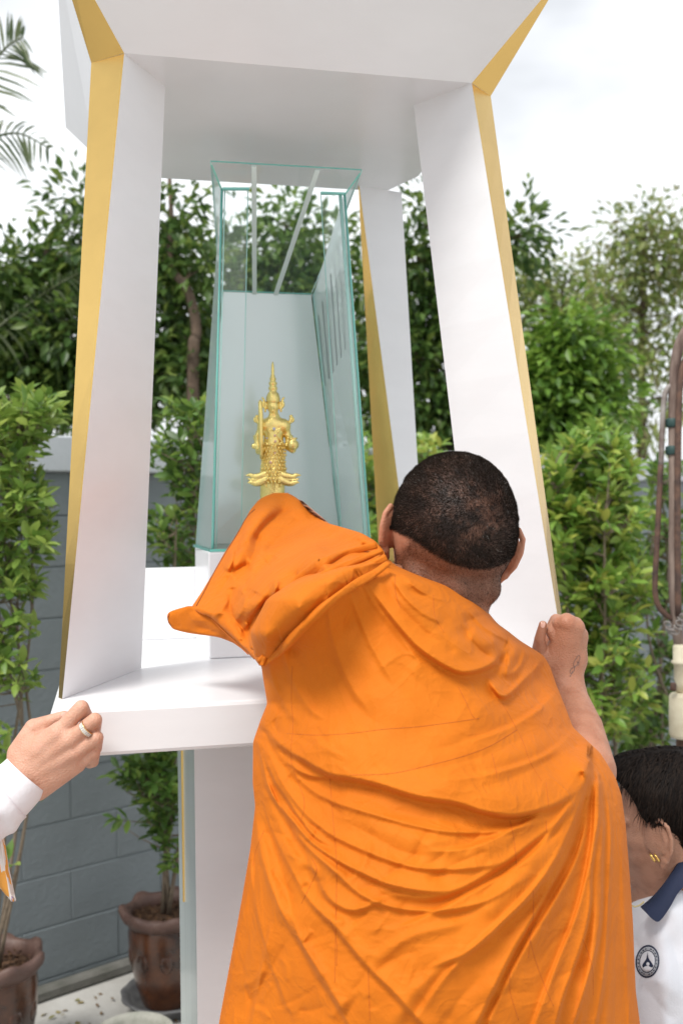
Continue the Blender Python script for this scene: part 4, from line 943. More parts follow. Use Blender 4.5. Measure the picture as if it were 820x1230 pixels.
# reflection of louvres in the right side pane, painted as thin dark strips
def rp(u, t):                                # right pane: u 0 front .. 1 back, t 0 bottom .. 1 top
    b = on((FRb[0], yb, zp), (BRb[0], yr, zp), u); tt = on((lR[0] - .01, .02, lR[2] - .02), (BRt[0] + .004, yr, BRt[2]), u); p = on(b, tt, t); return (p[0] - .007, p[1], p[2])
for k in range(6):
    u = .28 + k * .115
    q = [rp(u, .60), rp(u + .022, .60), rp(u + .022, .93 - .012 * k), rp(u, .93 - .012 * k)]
    mesh('louvre_reflection', [S(*p) for p in q] + [S(p[0] - .0006, p[1], p[2]) for p in q], hull8(q, q)[1], M['dark_strip'], case)

# ---------------------------------------------------------------- golden standing figure
M['statue'] = mat('gilded_statue', (.98, .76, .28), .24, 1, noise_amt=.10, noise_scale=60, bump=.0011, bump_scale=320, detail=6)
M['gem'] = mat('clear_gem', (.55, .55, .68), .08, .4); M['rose'] = mat('rose_gilt', (.80, .52, .42), .35, .8)
sb = at(330, 652, 2.06)
stat = empty('golden_figure', tuple(sb), 'small golden standing deity figure with pointed crown and sword inside the glass case', 'figurine')
U_ = 2.06 / FPX
def Sx(px, py, dz=0.0): p = at(px, py, 2.06); p[1] += dz; return p     # metres behind / in front of the figure's own plane
f = Field()
f.limb([Sx(327, 640), Sx(327, 600), Sx(328, 570)], [.014, .019, .021], .006)
f.limb([Sx(320, 644), Sx(320, 600), Sx(322, 565)], [.010, .013, .016], .006); f.limb([Sx(334, 644), Sx(334, 600), Sx(333, 565)], [.010, .013, .016], .006)
f.limb([Sx(328, 560), Sx(328, 540), Sx(329, 525)], [.0228, .0222, .0195], .008)
f.limb([Sx(318, 512), Sx(329, 510), Sx(340, 512)], [.0155, .0175, .0155], .008); f.limb([Sx(329, 520), Sx(329, 500)], [.017, .011], .006)
f.limb([Sx(329, 503), Sx(328.5, 497)], [.008, .0078], .003)
f.ell(Sx(328, 488), (.0125, .0125, .0155), None, .003)
f.limb([Sx(328, 490, -.012), Sx(328, 494, -.0145)], [.002, .0028], .002)
f.limb([Sx(325, 498, -.0105), Sx(331, 498, -.0105)], [.002, .002], .002)
for sx in (-1, 1): f.limb([Sx(328 + sx * 9, 484), Sx(328 + sx * 9.5, 494)], [.0030, .0022], .002)
# arms: its left (picture right) bent holding the pot; its right holding the sword upright
f.limb([Sx(341, 512), Sx(347, 526), Sx(346, 538, -.006), Sx(352, 541, -.020)], [.0085, .0072, .0060, .0070], .004)
f.limb([Sx(316, 512), Sx(309, 526), Sx(311, 543, -.008), Sx(315, 541, -.018)], [.0085, .0072, .0060, .0075], .004)
for sx, px in ((1, 347), (-1, 309)):
    for yy in (524, 527): f.limb([Sx(px - 4, yy, .002), Sx(px, yy, -.007), Sx(px + 4, yy, .002)], [.0022, .0026, .0022], .0015)
    f.limb([Sx(px - 3.5, 536, -.004), Sx(px + 3.5, 536, -.004)], [.006, .006], .0015)
v, fq = surface(f, .0016); mesh('body', v, fq, M['statue'], stat, smooth=True)
# crown
prof = [(.0122, -.004), (.0140, -.001), (.0134, .002), (.0138, .005), (.0125, .011), (.0105, .016), (.0075, .020), (.0070, .022), (.0090, .024), (.0092, .028), (.0072, .030), (.0068, .033), (.0088, .035), (.0086, .038), (.0060, .040),
        (.0056, .043), (.0070, .045), (.0066, .047), (.0044, .049), (.0052, .051), (.0040, .053), (.0030, .056), (.0034, .060), (.0026, .074), (.0012, .080), (.0002, .081)]
v, fq = lathe_data(prof, 28, tuple(Sx(328, 482)), lambda k, a: .05 * math.cos(14 * a) if k < 6 else 0); mesh('crown', v, fq, M['statue'], stat, smooth=True)
# ear wings, shoulder finials, necklace, belt
bits = []
for sx in (-1, 1):
    bits.append(tube_data(catmull([Sx(328 + sx * 8, 492), Sx(328 + sx * 12, 487), Sx(328 + sx * 11, 481), Sx(328 + sx * 13.5, 477)], 5), [.0030] * 5 + [.0034] * 5 + [.0022] * 5 + [.0008], 8))
    bits.append(tube_data(catmull([Sx(329 + sx * 12, 510), Sx(329 + sx * 19, 507), Sx(329 + sx * 21, 502), Sx(329 + sx * 19.5, 498.5)], 5), [.0050] * 5 + [.0042] * 5 + [.0036] * 5 + [.0018], 8))
    bits.append(tube_data(catmull([Sx(329 + sx * 20, 507), Sx(329 + sx * 23.5, 505), Sx(329 + sx * 22.5, 501)], 5), [.0026] * 5 + [.002] * 5 + [.001], 8))
bits.append(tube_data(catmull([Sx(319, 508, -.008), Sx(323, 517, -.015), Sx(329, 524, -.017), Sx(336, 517, -.015), Sx(340, 508, -.008)], 6), .0026, 8))
bits.append(tube_data(catmull([Sx(318, 531, -.014), Sx(329, 537, -.021), Sx(341, 531, -.014)], 6), .0030, 8))
bits.append(tube_data(catmull([Sx(312, 506, -.006), Sx(329, 520, -.018), Sx(342, 534, -.014)], 6), .0018, 8))
v, fq = join_data(bits); mesh('ornaments', v, fq, M['statue'], stat, smooth=True)
# skirt: scales and pointed wings
bits = []; r5 = random.Random(2)
for row in range(12):
    for k in range(10):
        a = -1.40 + 2.8 * (k + .5 * (row % 2)) / 9.5; py = 535 + row * 4.1; R_k = .0228 + .0010 * math.sin(row); p = Sx(328.5, py) + np.array([R_k * math.sin(a), -R_k * math.cos(a), 0])
        q = p + np.array([.002 * math.sin(a), -.002 * math.cos(a), .001]); bits.append(lathe_data([(.0002, -.0040), (.0022, -.002), (.0027, .0), (.0018, .002), (.0002, .0030)], 6, tuple(q)))
v, fq = join_data(bits); mesh('scale_skirt', v, fq, M['statue'], stat, smooth=True)
def flame(pts, rad, flat=.5):
    V, Fq_ = tube_data(catmull(pts, 6), np.interp(np.linspace(0, 1, (len(pts) - 1) * 6 + 1), np.linspace(0, 1, len(rad)), rad), 8); c = V.mean(0); V[:, 1] = c[1] + (V[:, 1] - c[1]) * flat; return V, Fq_
bits = []
for sx in (-1, 1):
    g = lambda x, y, d=-.018: Sx(329 + sx * x, y, d)
    bits += [flame([g(2, 566), g(12, 571), g(22, 573), g(28, 571), g(33, 571.5)], [.006, .0075, .006, .004, .0006]),
             flame([g(2, 571), g(10, 577), g(20, 581), g(27, 579.5), g(31, 580)], [.007, .0085, .006, .004, .0006]),
             flame([g(6, 568), g(16, 575.5), g(25, 577), g(31, 575)], [.004, .005, .004, .0006]),
             flame([g(1, 560), g(6, 570), g(10, 580), g(8, 586)], [.004, .005, .004, .0008]),
             flame([g(1, 590, -.016), g(2, 575, -.022), g(0, 562, -.024)], [.001, .005, .006])]
v, fq = join_data(bits); mesh('skirt_wings', v, fq, M['statue'], stat, smooth=True)
# sword and pot
v, fq = tube_data([Sx(315.5, 552, -.024), Sx(314.8, 533, -.024), Sx(314.6, 531, -.024), Sx(314.2, 500, -.022), Sx(313.6, 484, -.021), Sx(313.4, 481.5, -.021)], [.0040, .0040, .0050, .0048, .0042, .0012], 10); mesh('sword', v, fq, M['statue'], stat, smooth=True)
v, fq = lathe_data([(.0002, -.012), (.006, -.011), (.0105, -.005), (.0115, .001), (.0095, .006), (.0060, .009), (.0085, .012), (.0088, .0135), (.005, .0135), (.0002, .010)], 20, tuple(Sx(352.5, 535, -.026)), lambda k, a: .05 * math.cos(8 * a))
mesh('money_pot', v, fq, M['statue'], stat, smooth=True)
for p, r, mt in ((Sx(330, 516, -.0215), .0032, 'gem'), (Sx(331, 524, -.0225), .0026, 'rose'), (Sx(331.5, 531, -.0235), .0026, 'rose'), (Sx(331, 545, -.0245), .0024, 'rose'), (Sx(326, 556, -.0255), .0030, 'rose'), (Sx(321, 527, -.017), .0022, 'gem')):
    v, fq = lathe_data([(.0001, -r), (r * .7, -r * .7), (r, 0), (r * .7, r * .7), (.0001, r)], 8, tuple(p)); mesh('gem', v, fq, M[mt], stat)
zb_s = sb[2]
v, fq = lathe_data([(.0002, 0), (.040, 0), (.042, .006), (.036, .010), (.038, .014), (.030, .018), (.0002, .018)], 32, (Sx(328, 650)[0], Sx(328, 650)[1], zp + EYE)); mesh('pedestal_disc', v, fq, M['statue'], stat, smooth=True)

# ---------------------------------------------------------------- helper at the left: hand on the tray corner
he = empty('person', (-.75, 1.25, 0), 'person in white long sleeved shirt at left edge, ringed hand holding the tray corner', 'person')
hand = Field(); D0 = 1.395
hand.limb([A_(-60, 1010, 1.34), A_(8, 955, 1.37), A_(32, 930, 1.385)], [.034, .030, .027], .012)
kn = [(72, 879, 1.375), (85, 888, 1.372), (92, 903, 1.376), (93, 918, 1.384)]
for i, (kx, ky, kd) in enumerate(kn):
    hand.limb([A_(30 + i * 5, 912 + i * 11, 1.390), A_(kx, ky, kd)], [.0195, (.0142, .0140, .0132, .0118)[i]], .011)
fings = [((72, 879, 1.375), (98, 850, 1.376), (104, 861, 1.395), (103, 872, 1.408)),
         ((85, 889, 1.370), (114, 865, 1.366), (113, 880, 1.392), (110, 888, 1.404)),
         ((92, 903, 1.374), (116, 886, 1.368), (115, 899, 1.390), (111, 904, 1.402)),
         ((93, 918, 1.384), (113, 904, 1.378), (112, 915, 1.396), (108, 917, 1.404))]
for q, rr_ in zip(fings, (.0102, .0100, .0096, .0086)):
    hand.limb([A_(*p) for p in q], [rr_ * 1.12, rr_, rr_ * .9, rr_ * .8], .0022)
hand.limb([A_(28, 905, 1.395), A_(42, 876, 1.400), A_(62, 866, 1.402), A_(77, 860, 1.404)], [.021, .0150, .0095, .0072], .008)
# tendons
for i, (kx, ky, kd) in enumerate(kn[:3]): hand.limb([A_(36 + i * 5, 912 + i * 8, 1.374), A_(kx - 4, ky + 3, kd - .010)], [.0030, .0040], .009)
mh2 = surface(hand, .0015)
tb = Field()
tb.limb([A_(-60, 1010, 1.34), A_(-230, 1150, 1.25)], [.036, .045], .02)
sh2 = np.array([-.62, 1.13, 1.42])
tb.limb([A_(-230, 1150, 1.25), sh2], [.045, .055], .03); tb.limb([sh2, (-.80, 1.10, 1.46), (-.98, 1.07, 1.42)], [.055, .075, .055], .04)
tb.limb([(-.80, 1.10, 1.38), (-.80, 1.10, .95)], [.12, .12], .05)
for sx in (-.08, .08): tb.limb([(-.80 + sx, 1.10, .92), (-.80 + sx, 1.11, .5), (-.80 + sx, 1.11, .08)], [.085, .06, .04], .04)
tb.limb([(-.80, 1.09, 1.48), (-.80, 1.10, 1.58)], [.055, .055], .02); tb.ell((-.80, 1.12, 1.68), (.075, .092, .112), None, .02); tb.limb([(-.79, 1.21, 1.68), (-.79, 1.225, 1.655)], [.010, .014], .01)
mt2 = surface(tb, .011)
BV, BF = joinq([mh2, mt2]); mesh('body', BV, BF, M['skin_pale'], he, smooth=True)
nailpatch(hand, A_(79, 857, 1.396), A_(77, 860, 1.4) - A_(62, 866, 1.4), .0055, .0042, parent=he)
# ring with stones
M['ringgold'] = mat('ring_gold', (.85, .55, .25), .2, 1); M['stone'] = mat('ring_stones', (.80, .78, .72), .12, 0, noise_amt=.45, noise_scale=900, coat=1)
rc = A_(104.5, 875, 1.3655); ra = nrm(A_(114, 865, 1.366) - A_(85, 889, 1.370))
e1 = nrm(np.cross(ra, [0, 1, 0])); e2 = np.cross(ra, e1)
def band(r0, r1, w_, a0, a1, n):
    V, Fq_ = [], []
    for k in range(n + 1):
        a = a0 + (a1 - a0) * k / n; d = e1 * math.cos(a) + e2 * math.sin(a)
        for r, t in ((r0, -w_), (r1, -w_), (r1, w_), (r0, w_)): V.append(rc + d * r + ra * t)
    for k in range(n):
        for j in range(4): Fq_.append((k * 4 + j, k * 4 + (j + 1) % 4, k * 4 + 4 + (j + 1) % 4, k * 4 + 4 + j))
    return V, Fq_
ring = mesh('ring', *band(.0099, .0117, .0036, 0, 2 * math.pi, 40), M['ringgold'], he, smooth=False)
for k in range(9):
    a = math.pi / 2 - .95 + k * .23; mesh('ring_stone', *band(.0116, .0125, .0026, a - .10, a + .10, 2), M['stone'], ring)
# sleeve with a stiff cuff, and the rest of the shirt
M['shirt'] = mat('white_shirt_cloth', (.80, .80, .84), .8, bump=.0012, bump_scale=60)
def sleeve(name, pts, rads, mt, parent, n=10, wrinkle=.0, seg=48, thick=.003, squash=None, seed=0):
    P = catmull(pts, n); rad = np.interp(np.linspace(0, 1, len(P)), np.linspace(0, 1, len(rads)), rads); V, Fq_ = tube_data(P, 1.0, seg, caps=False)
    V = V.reshape(len(P), seg, 3); dirs = V - P[:, None]; a = np.arange(seg) / seg * 2 * math.pi; k = np.arange(len(P))
    w_ = wrinkle * (np.sin(3 * a[None] + .55 * k[:, None] + seed) + .7 * np.sin(5 * a[None] - .38 * k[:, None] + 2 * seed) + .5 * np.sin(2 * a[None] + 1.1 * k[:, None]))
    w_ *= np.clip(k / 5., 0, 1)[:, None]
    out_ = P[:, None] + dirs * (rad[:, None] + w_)[..., None]; inn = P[:, None] + dirs * (rad[:, None] + w_ - thick)[..., None]
    n_ = len(P) * seg; VV = np.concatenate([out_.reshape(-1, 3), inn.reshape(-1, 3)]); FF = [tuple(q) for q in Fq_] + [tuple(i + n_ for i in q[::-1]) for q in Fq_] + [(j, n_ + j, n_ + (j + 1) % seg, (j + 1) % seg) for j in range(seg)]
    return mesh(name, VV, FF, mt, parent, smooth=True)
sleeve('cuff', [A_(32, 931, 1.384), A_(20, 944, 1.378), A_(2, 960, 1.370)], [.0345, .037, .040], M['shirt'], he, thick=.004)
sleeve('shirt_sleeve', [A_(10, 953, 1.374), A_(-30, 985, 1.355), A_(-90, 1040, 1.32), A_(-230, 1150, 1.25), tuple(sh2 + [-.02, 0, 0])], [.041, .046, .050, .058, .072], M['shirt'], he, wrinkle=.0022)
sf = Field().limb([sh2, (-.80, 1.10, 1.44), (-.98, 1.07, 1.40)], [.070, .09, .070], .04).limb([(-.80, 1.10, 1.36), (-.80, 1.10, .92)], [.145, .14], .05); v, fq = surface(sf, .012); mesh('shirt', v, fq, M['shirt'], he, smooth=True)
M['trousers'] = mat('dark_trousers', (.03, .03, .045), .8); M['darkhair'] = hairmat('dark_hair', (.006, .005, .005), (.02, .014, .011), .6)
tf = Field()
for sx in (-.08, .08): tf.limb([(-.80 + sx, 1.10, .95), (-.80 + sx, 1.11, .5), (-.80 + sx, 1.11, .10)], [.10, .078, .062], .04)
v, fq = surface(tf, .014); mesh('trousers', v, fq, M['trousers'], he, smooth=True)
hf = Field().ell((-.80, 1.105, 1.70), (.083, .098, .108), None).ell((-.80, 1.20, 1.64), (.075, .07, .09), None, .02, '-'); v, fq = surface(hf, .006); mesh('hair', v, fq, M['darkhair'], he, smooth=True)
# hanging tail of a striped scarf below the cuff
def stripes_mat():
    m = bpy.data.materials.new('striped_scarf'); m.use_nodes = True; nt = m.node_tree; b = nt.nodes['Principled BSDF']; b.inputs['Roughness'].default_value = .7
    t = nt.nodes.new('ShaderNodeTexCoord'); mp_ = nt.nodes.new('ShaderNodeMapping'); mp_.inputs['Scale'].default_value = (60, 60, 9); n = nt.nodes.new('ShaderNodeTexNoise'); n.inputs['Scale'].default_value = 1; n.inputs['Detail'].default_value = 2
    r = nt.nodes.new('ShaderNodeValToRGB'); r.color_ramp.interpolation = 'CONSTANT'; e = r.color_ramp.elements; e[0].color = (.80, .36, .06, 1); e[1].position = .45; e[1].color = (.75, .70, .66, 1); q = e.new(.58); q.color = (.30, .22, .34, 1); q = e.new(.66); q.color = (.82, .42, .10, 1)
    nt.links.new(t.outputs['Object'], mp_.inputs[0]); nt.links.new(mp_.outputs[0], n.inputs['Vector']); nt.links.new(n.outputs[0], r.inputs[0]); nt.links.new(r.outputs[0], b.inputs['Base Color']); return m
M['scarf'] = stripes_mat()
sr = np.arange(985, 1084, 2.)
F = []; f_('V', 5, 2.5, 3, [(-6, 985), (2, 1030), (12, 1078)], (1, 1)); f_('V', 4, 2, 2, [(6, 1000), (9, 1040), (15, 1075)], (1, 1)); f_('R', 4, 3, 3, [(0, 990), (5, 1040), (14, 1080)], (1, 1))
sc_sheet = Sheet(sr, [(985, -30), (1040, -22), (1083, 14)], [(985, 1), (1000, 3), (1020, 7), (1045, 11), (1070, 16), (1083, 18.5)], [(-30, 985, 1.36), (0, 985, 1.355), (-10, 1040, 1.35), (16, 1083, 1.35), (-20, 1083, 1.36)], .012, F, nx=40, back=.006)
sc_sheet.build('scarf', M['scarf'], he)

# ---------------------------------------------------------------- bystander at the lower right
by = empty('person', (.66, 1.85, 0), 'dark haired person with gold earrings in a white polo shirt with navy collar, head bowed', 'person')
B0 = 1.86
bc = at(800, 985, B0); BM = frame([-.16, -.02, 1], [.93, -.25, .05])   # looks to the left of the picture, a little away
def Hb(x, y, z): return bc + BM @ np.array([x, y, z])
bh = Field(); HMcur = BM
bh.ell(Hb(0, -.008, .030), (.074, .092, .086), BM); bh.ell(Hb(0, .030, -.035), (.062, .062, .068), BM, .03)
bh.limb([Hb(0, .070, -.098), Hb(0, .060, -.086)], [.019, .026], .02)
bh.limb([Hb(-.042, .010, -.080), Hb(0, .062, -.100), Hb(.042, .010, -.080)], [.014, .014, .014], .018)
bh.limb([Hb(0, .086, .010), Hb(0, .106, -.026)], [.008, .013], .010); bh.limb([Hb(-.020, .088, -.058), Hb(0, .094, -.058), Hb(.020, .088, -.058)], [.007, .008, .007], .006); bh.limb([Hb(-.016, .088, -.068), Hb(.016, .088, -.068)], [.007, .007], .005)
for sx in (-1, 1):
    bh.ell(Hb(sx * .031, .084, .002), (.015, .012, .010), BM, .008, '-'); bh.ell(Hb(sx * .031, .076, .002), (.012, .012, .010), BM, .003); bh.limb([Hb(sx * .014, .086, .020), Hb(sx * .046, .074, .020)], [.006, .005], .010)
    bh.limb([Hb(sx * .040, .062, -.018), Hb(sx * .050, .04, -.016)], [.012, .010], .015)
for sx in (-1, 1): ear(bh, sx, lambda x, y, z: Hb(x, y + .018, z), BM, 1.32, .5, -.010, .0715)
nb2 = at(812, 1090, B0 + .02)
bh.limb([Hb(0, .03, -.06), Hb(0, .02, -.12), at(786, 1084, B0 + .03)], [.050, .050, .050], .02)
bh.limb([Hb(0, -.015, -.05), Hb(0, -.03, -.10), nb2], [.052, .052, .060], .02)
m1 = surface(bh, .0024, np.array(bc) - [.16, .16, .24], np.array(bc) + [.18, .16, .14])
bt_ = Field(); shA, shB = at(790, 1175, B0 + .0), at(885, 1150, B0 + .12)
bt_.limb([nb2, at(818, 1120, B0 + .02)], [.056, .08], .03); bt_.limb([shA, at(825, 1150, B0 + .02), shB], [.05, .08, .05], .04)
bt_.limb([at(830, 1180, B0 + .02), (.70, 1.93, .80)], [.10, .11], .05)
bt_.limb([shA, at(760, 1400, B0 - .02), at(690, 1330, B0 - .16)], [.044, .038, .026], .02)
bt_.limb([shB, (.78, 2.02, .75), (.62, 1.85, .78)], [.044, .036, .026], .02)
for k in range(4): bt_.limb([at(690, 1326 + k * 6, B0 - .16), at(672, 1320 + k * 7, B0 - .17), at(668, 1326 + k * 7, B0 - .15)], [.010, .008, .007], .004)
for sx in (-.07, .09): bt_.limb([(.70 + sx, 1.93, .78), (.66 + sx, 1.88, .42), (.72 + sx, 1.95, .07)], [.08, .06, .04], .03); bt_.limb([(.72 + sx, 1.95, .04), (.60 + sx, 1.90, .03)], [.035, .028], .02)
m2 = surface(bt_, .010); BV, BF = joinq([m1, m2]); mesh('body', BV, BF, M['skin_dark'], by, smooth=True)
for sx in (-1, 1):
    e_ = Field().ell(Hb(sx * .031, .0835, .002), (.0105, .006, .0055), BM); v, fq = surface(e_, .0015); mesh('eye', v, fq, M['eye'], by, smooth=True)
# hair: a full mop parted to the side, tapered round the ear
hf = Field(); hf.ell(Hb(0, -.012, .048), (.084, .100, .082), BM); hf.ell(Hb(.01, .045, .082), (.060, .055, .040), BM, .02); hf.ell(Hb(0, -.045, .0), (.070, .060, .075), BM, .02)
hf.ell(Hb(0, .102, .018), (.12, .070, .082), BM, .01, '-')
for sx in (-1, 1): hf.ell(Hb(sx * .095, .018, -.034), (.045, .036, .040), BM, .006, '-')
for sx in (-1, 1): hf.ell(Hb(sx * .085, .070, -.010), (.052, .046, .056), BM, .008, '-')
hf.ell(Hb(0, -.01, -.13), (.2, .2, .075), BM, .006, '-')
v, fq = surface(hf, .003); hb_ = mesh('hair', v, fq, M['darkhair'], by, smooth=True)
rb = np.random.default_rng(12); lo_ = (v - bc) @ BM
wg = np.clip((lo_[:, 2] + .07) / .03, 0, 1) * np.clip((.038 - lo_[:, 1] + 1.2 * np.clip(lo_[:, 2] - .085, 0, 1)) / .015, 0, 1); R0, N0 = surf_samples(v, fq, wg, 9000, rb); ll = (R0 - bc) @ BM
part = np.array([0, -.05, .12])
def lock(R0, N0, ll, n, seed):
    r = np.random.default_rng(seed); V, Fc = [], []
    flow = np.stack([np.sign(ll[:, 0]) * .35 + .1, np.full(n, .35), -.55 - 1.2 * np.clip(-ll[:, 2] / .05, 0, 1)], 1) @ BM.T
    flow += r.standard_normal((n, 3)) * .18; flow -= N0 * (flow * N0).sum(1)[:, None] * .9; flow /= np.linalg.norm(flow, axis=1)[:, None]
    L_ = np.where(ll[:, 2] > .055, r.uniform(.022, .040, n), r.uniform(.004, .008, n)); side = np.cross(flow, N0); side /= np.linalg.norm(side, axis=1)[:, None] + 1e-9
    W = r.uniform(.0005, .0011, n)
    for k, (t, w_, lift, drop) in enumerate(((0, 1, -.001, 0), (.4, .9, .005, 0), (.75, .6, .005, .004), (1, .05, .001, .012))):
        c = R0 + flow * (L_ * t)[:, None] + N0 * lift * np.where(ll[:, 2] > .02, 1, .25)[:, None] - np.array([0, 0, 1]) * drop * (ll[:, 2] > .02)[:, None]
        V.append(c - side * (W * w_)[:, None]); V.append(c + side * (W * w_)[:, None])
    V = np.stack(V, 1).reshape(-1, 3); b = np.arange(n)[:, None] * 8
    return V, np.concatenate([b + [0, 1, 3, 2], b + [2, 3, 5, 4], b + [4, 5, 7, 6]])
V, Fc = lock(R0, N0, ll, len(R0), 5); tag(mesh('hair_locks', V, Fc, M['darkhair'], by), kind='stuff')
# two gold hoops in the lobe
M['earring'] = mat('gold_earring', (.90, .60, .18), .18, 1)
for dx in (0, 5.2):
    c = at(783 + dx, 1030.5, B0 - .080); V, Fq_ = [], []
    a = np.linspace(0, 2 * math.pi, 25); P = np.stack([c[0] + .0035 * np.sin(a), c[1] + .0052 * np.cos(a), c[2] + .0062 * np.cos(a) * 0 + .0058 * np.sin(a) * 0 + .0060 * np.cos(a + 1.57)], 1)
    V, Fq_ = tube_data(P, .0019, 8); mesh('earring', V, Fq_, M['earring'], by, smooth=True)
# polo shirt, collar, yellow ribbon, badge
M['polo'] = mat('white_polo_knit', (.74, .75, .80), .85, bump=.0008, bump_scale=300); M['navy'] = mat('navy_collar_knit', (.012, .020, .055), .8, bump=.0006, bump_scale=400); M['ribbon'] = mat('yellow_lanyard', (.55, .46, .24), .6)
pr = np.arange(1072, 1560, 3.)
F = []; f_('V', 10, 14, 18, [(800, 1110), (812, 1150), (822, 1200), (818, 1260)], (0, 1)); f_('R', 8, 14, 14, [(786, 1110), (800, 1150), (808, 1210)]); f_('V', 7, 10, 12, [(770, 1180), (790, 1205), (812, 1230)]); f_('V', 6, 8, 10, [(760, 1125), (770, 1150), (764, 1200)]); f_('R', 6, 9, 9, [(790, 1190), (800, 1220), (798, 1260)])
polo = Sheet(pr, [(1072, 790), (1080, 762), (1088, 748), (1110, 735), (1200, 725), (1300, 715), (1560, 700)], [(1072, 850), (1090, 880), (1130, 910), (1200, 920), (1560, 915)],
             [(745, 1085, B0 - .02), (800, 1090, B0 - .09), (860, 1090, B0 - .03), (740, 1180, B0 - .09), (790, 1180, B0 - .14), (860, 1180, B0 - .10), (740, 1300, B0 - .08), (800, 1300, B0 - .14), (870, 1300, B0 - .08), (800, 1550, B0 - .08)], .09, F, nx=110, back=.24)
polo.build('polo_shirt', M['polo'], by)
def patch(name, outline, sheet, lift, th, mt, parent, n=26, fillet=0):
    """flat piece lying on a cloth sheet: outline in photo points, laid on the cloth with thickness"""
    O = np.array(outline, float); c = O.mean(0); rings = [c + (O - c) * k for k in (1, .66, .33)]; V = []
    for r in rings: V += list(sheet.surf(r[:, 0], r[:, 1], lift))
    V.append(sheet.surf(c[0], c[1], lift)); n_ = len(O); Vb = [p + np.array([0, th, 0]) for p in V]; Fc = []
    for k in range(2):
        for j in range(n_): Fc.append((k * n_ + j, k * n_ + (j + 1) % n_, (k + 1) * n_ + (j + 1) % n_, (k + 1) * n_ + j))
    for j in range(n_): Fc.append((2 * n_ + j, 2 * n_ + (j + 1) % n_, 3 * n_))
    m_ = len(V); Fc += [tuple(i + m_ for i in q[::-1]) for q in Fc]; Fc += [(j, m_ + j, m_ + (j + 1) % n_, (j + 1) % n_) for j in range(n_)]
    return mesh(name, V + Vb, Fc, mt, parent, smooth=True)
# collar: strip standing round the neck and folding down to a point
def ribbonstrip(name, A, B, th, mt, parent):
    A, B = np.array(A), np.array(B); mid = (A + B) / 2 + np.array([0, -.004, 0]); V = np.concatenate([A, mid, B]); n = len(A); Vb = V + [0, th, 0]
    Fc = [(k * n + j, k * n + j + 1, (k + 1) * n + j + 1, (k + 1) * n + j) for k in range(2) for j in range(n - 1)]; m_ = len(V)
    Fc += [tuple(i + m_ for i in q[::-1]) for q in Fc]; Fc += [(j, j + 1, m_ + j + 1, m_ + j) for j in range(n - 1)] + [(2 * n + j + 1, 2 * n + j, m_ + 2 * n + j, m_ + 2 * n + j + 1) for j in range(n - 1)] + [(0, m_, m_ + n, n), (n, m_ + n, m_ + 2 * n, 2 * n), (n - 1, 2 * n - 1, m_ + 2 * n - 1, m_ + n - 1), (2 * n - 1, 3 * n - 1, m_ + 3 * n - 1, m_ + 2 * n - 1)]
    return mesh(name, np.concatenate([V, Vb]), Fc, mt, parent, smooth=True)
top_ = catmull([(769, 1090), (783, 1078), (797, 1062), (808, 1046), (818, 1032), (836, 1018), (852, 1014)], 5); bot_ = catmull([(773, 1094), (784, 1105), (792, 1106), (804, 1090), (816, 1070), (838, 1052), (860, 1050)], 5)
dt = np.linspace(B0 - .095, B0 - .03, len(top_)); ribbonstrip('collar', at(top_[:, 0], top_[:, 1], dt), at(bot_[:, 0], bot_[:, 1], dt - .035), .003, M['navy'], by)
yl = catmull([(756, 1087), (762, 1089), (768, 1087), (773, 1083)], 5); dd_ = np.linspace(B0 - .10, B0 - .095, len(yl)); tube('lanyard', at(yl[:, 0], yl[:, 1], dd_), .0015, M['ribbon'], by, seg=8)
ca, sa = math.cos(.10), math.sin(.10)
def ell_(rx, ry, n=28, a0=0, a1=2 * math.pi, c=(777, 1155)): a = np.linspace(a0, a1, n, endpoint=False); return [(c[0] + rx * math.cos(t) * ca - ry * math.sin(t) * sa, c[1] + rx * math.cos(t) * sa + ry * math.sin(t) * ca) for t in a]
badge = patch('badge', ell_(14.2, 19.8), polo, .0012, .001, M['navy'], by)
pb = patch('badge_ring', ell_(12.6, 17.8), polo, .0017, .0004, mat('badge_grey', (.42, .44, .48), .8), badge)
patch('badge_ring', ell_(9.8, 13.6), polo, .0021, .0004, M['navy'], badge); patch('badge_field', ell_(8.9, 12.5), polo, .0025, .0004, M['polo'], badge)
patch('badge_spire', [(777, 1144), (778, 1150), (779.5, 1153), (782.5, 1157), (784, 1160), (783, 1162), (771.5, 1162), (770.5, 1160), (772, 1157), (775, 1153), (776, 1150)], polo, .0030, .0004, M['navy'], badge)
patch('badge_spire', ell_(2.0, 2.2, 10, c=(777.5, 1158)), polo, .0034, .0003, M['polo'], badge)
for k in range(22):
    a = 2 * math.pi * k / 22 + .1
    if k % 11 == 5: continue
    c_ = ell_(11.2, 15.7, 1, a0=a)[0]; t_ = (-math.sin(a), math.cos(a)); w_ = .9 if k % 3 else .55
    tube('badge_letter', polo.surf([c_[0] - t_[0] * w_, c_[0] + t_[0] * w_], [c_[1] - t_[1] * w_, c_[1] + t_[1] * w_], .0024), .0009, M['navy'], badge, seg=5)
tf = Field()
for sx in (-.07, .09): tf.limb([(.70 + sx, 1.93, .82), (.66 + sx, 1.88, .42), (.72 + sx, 1.95, .09)], [.105, .078, .058], .03)
v, fq = surface(tf, .014); mesh('trousers', v, fq, M['trousers'], by, smooth=True)

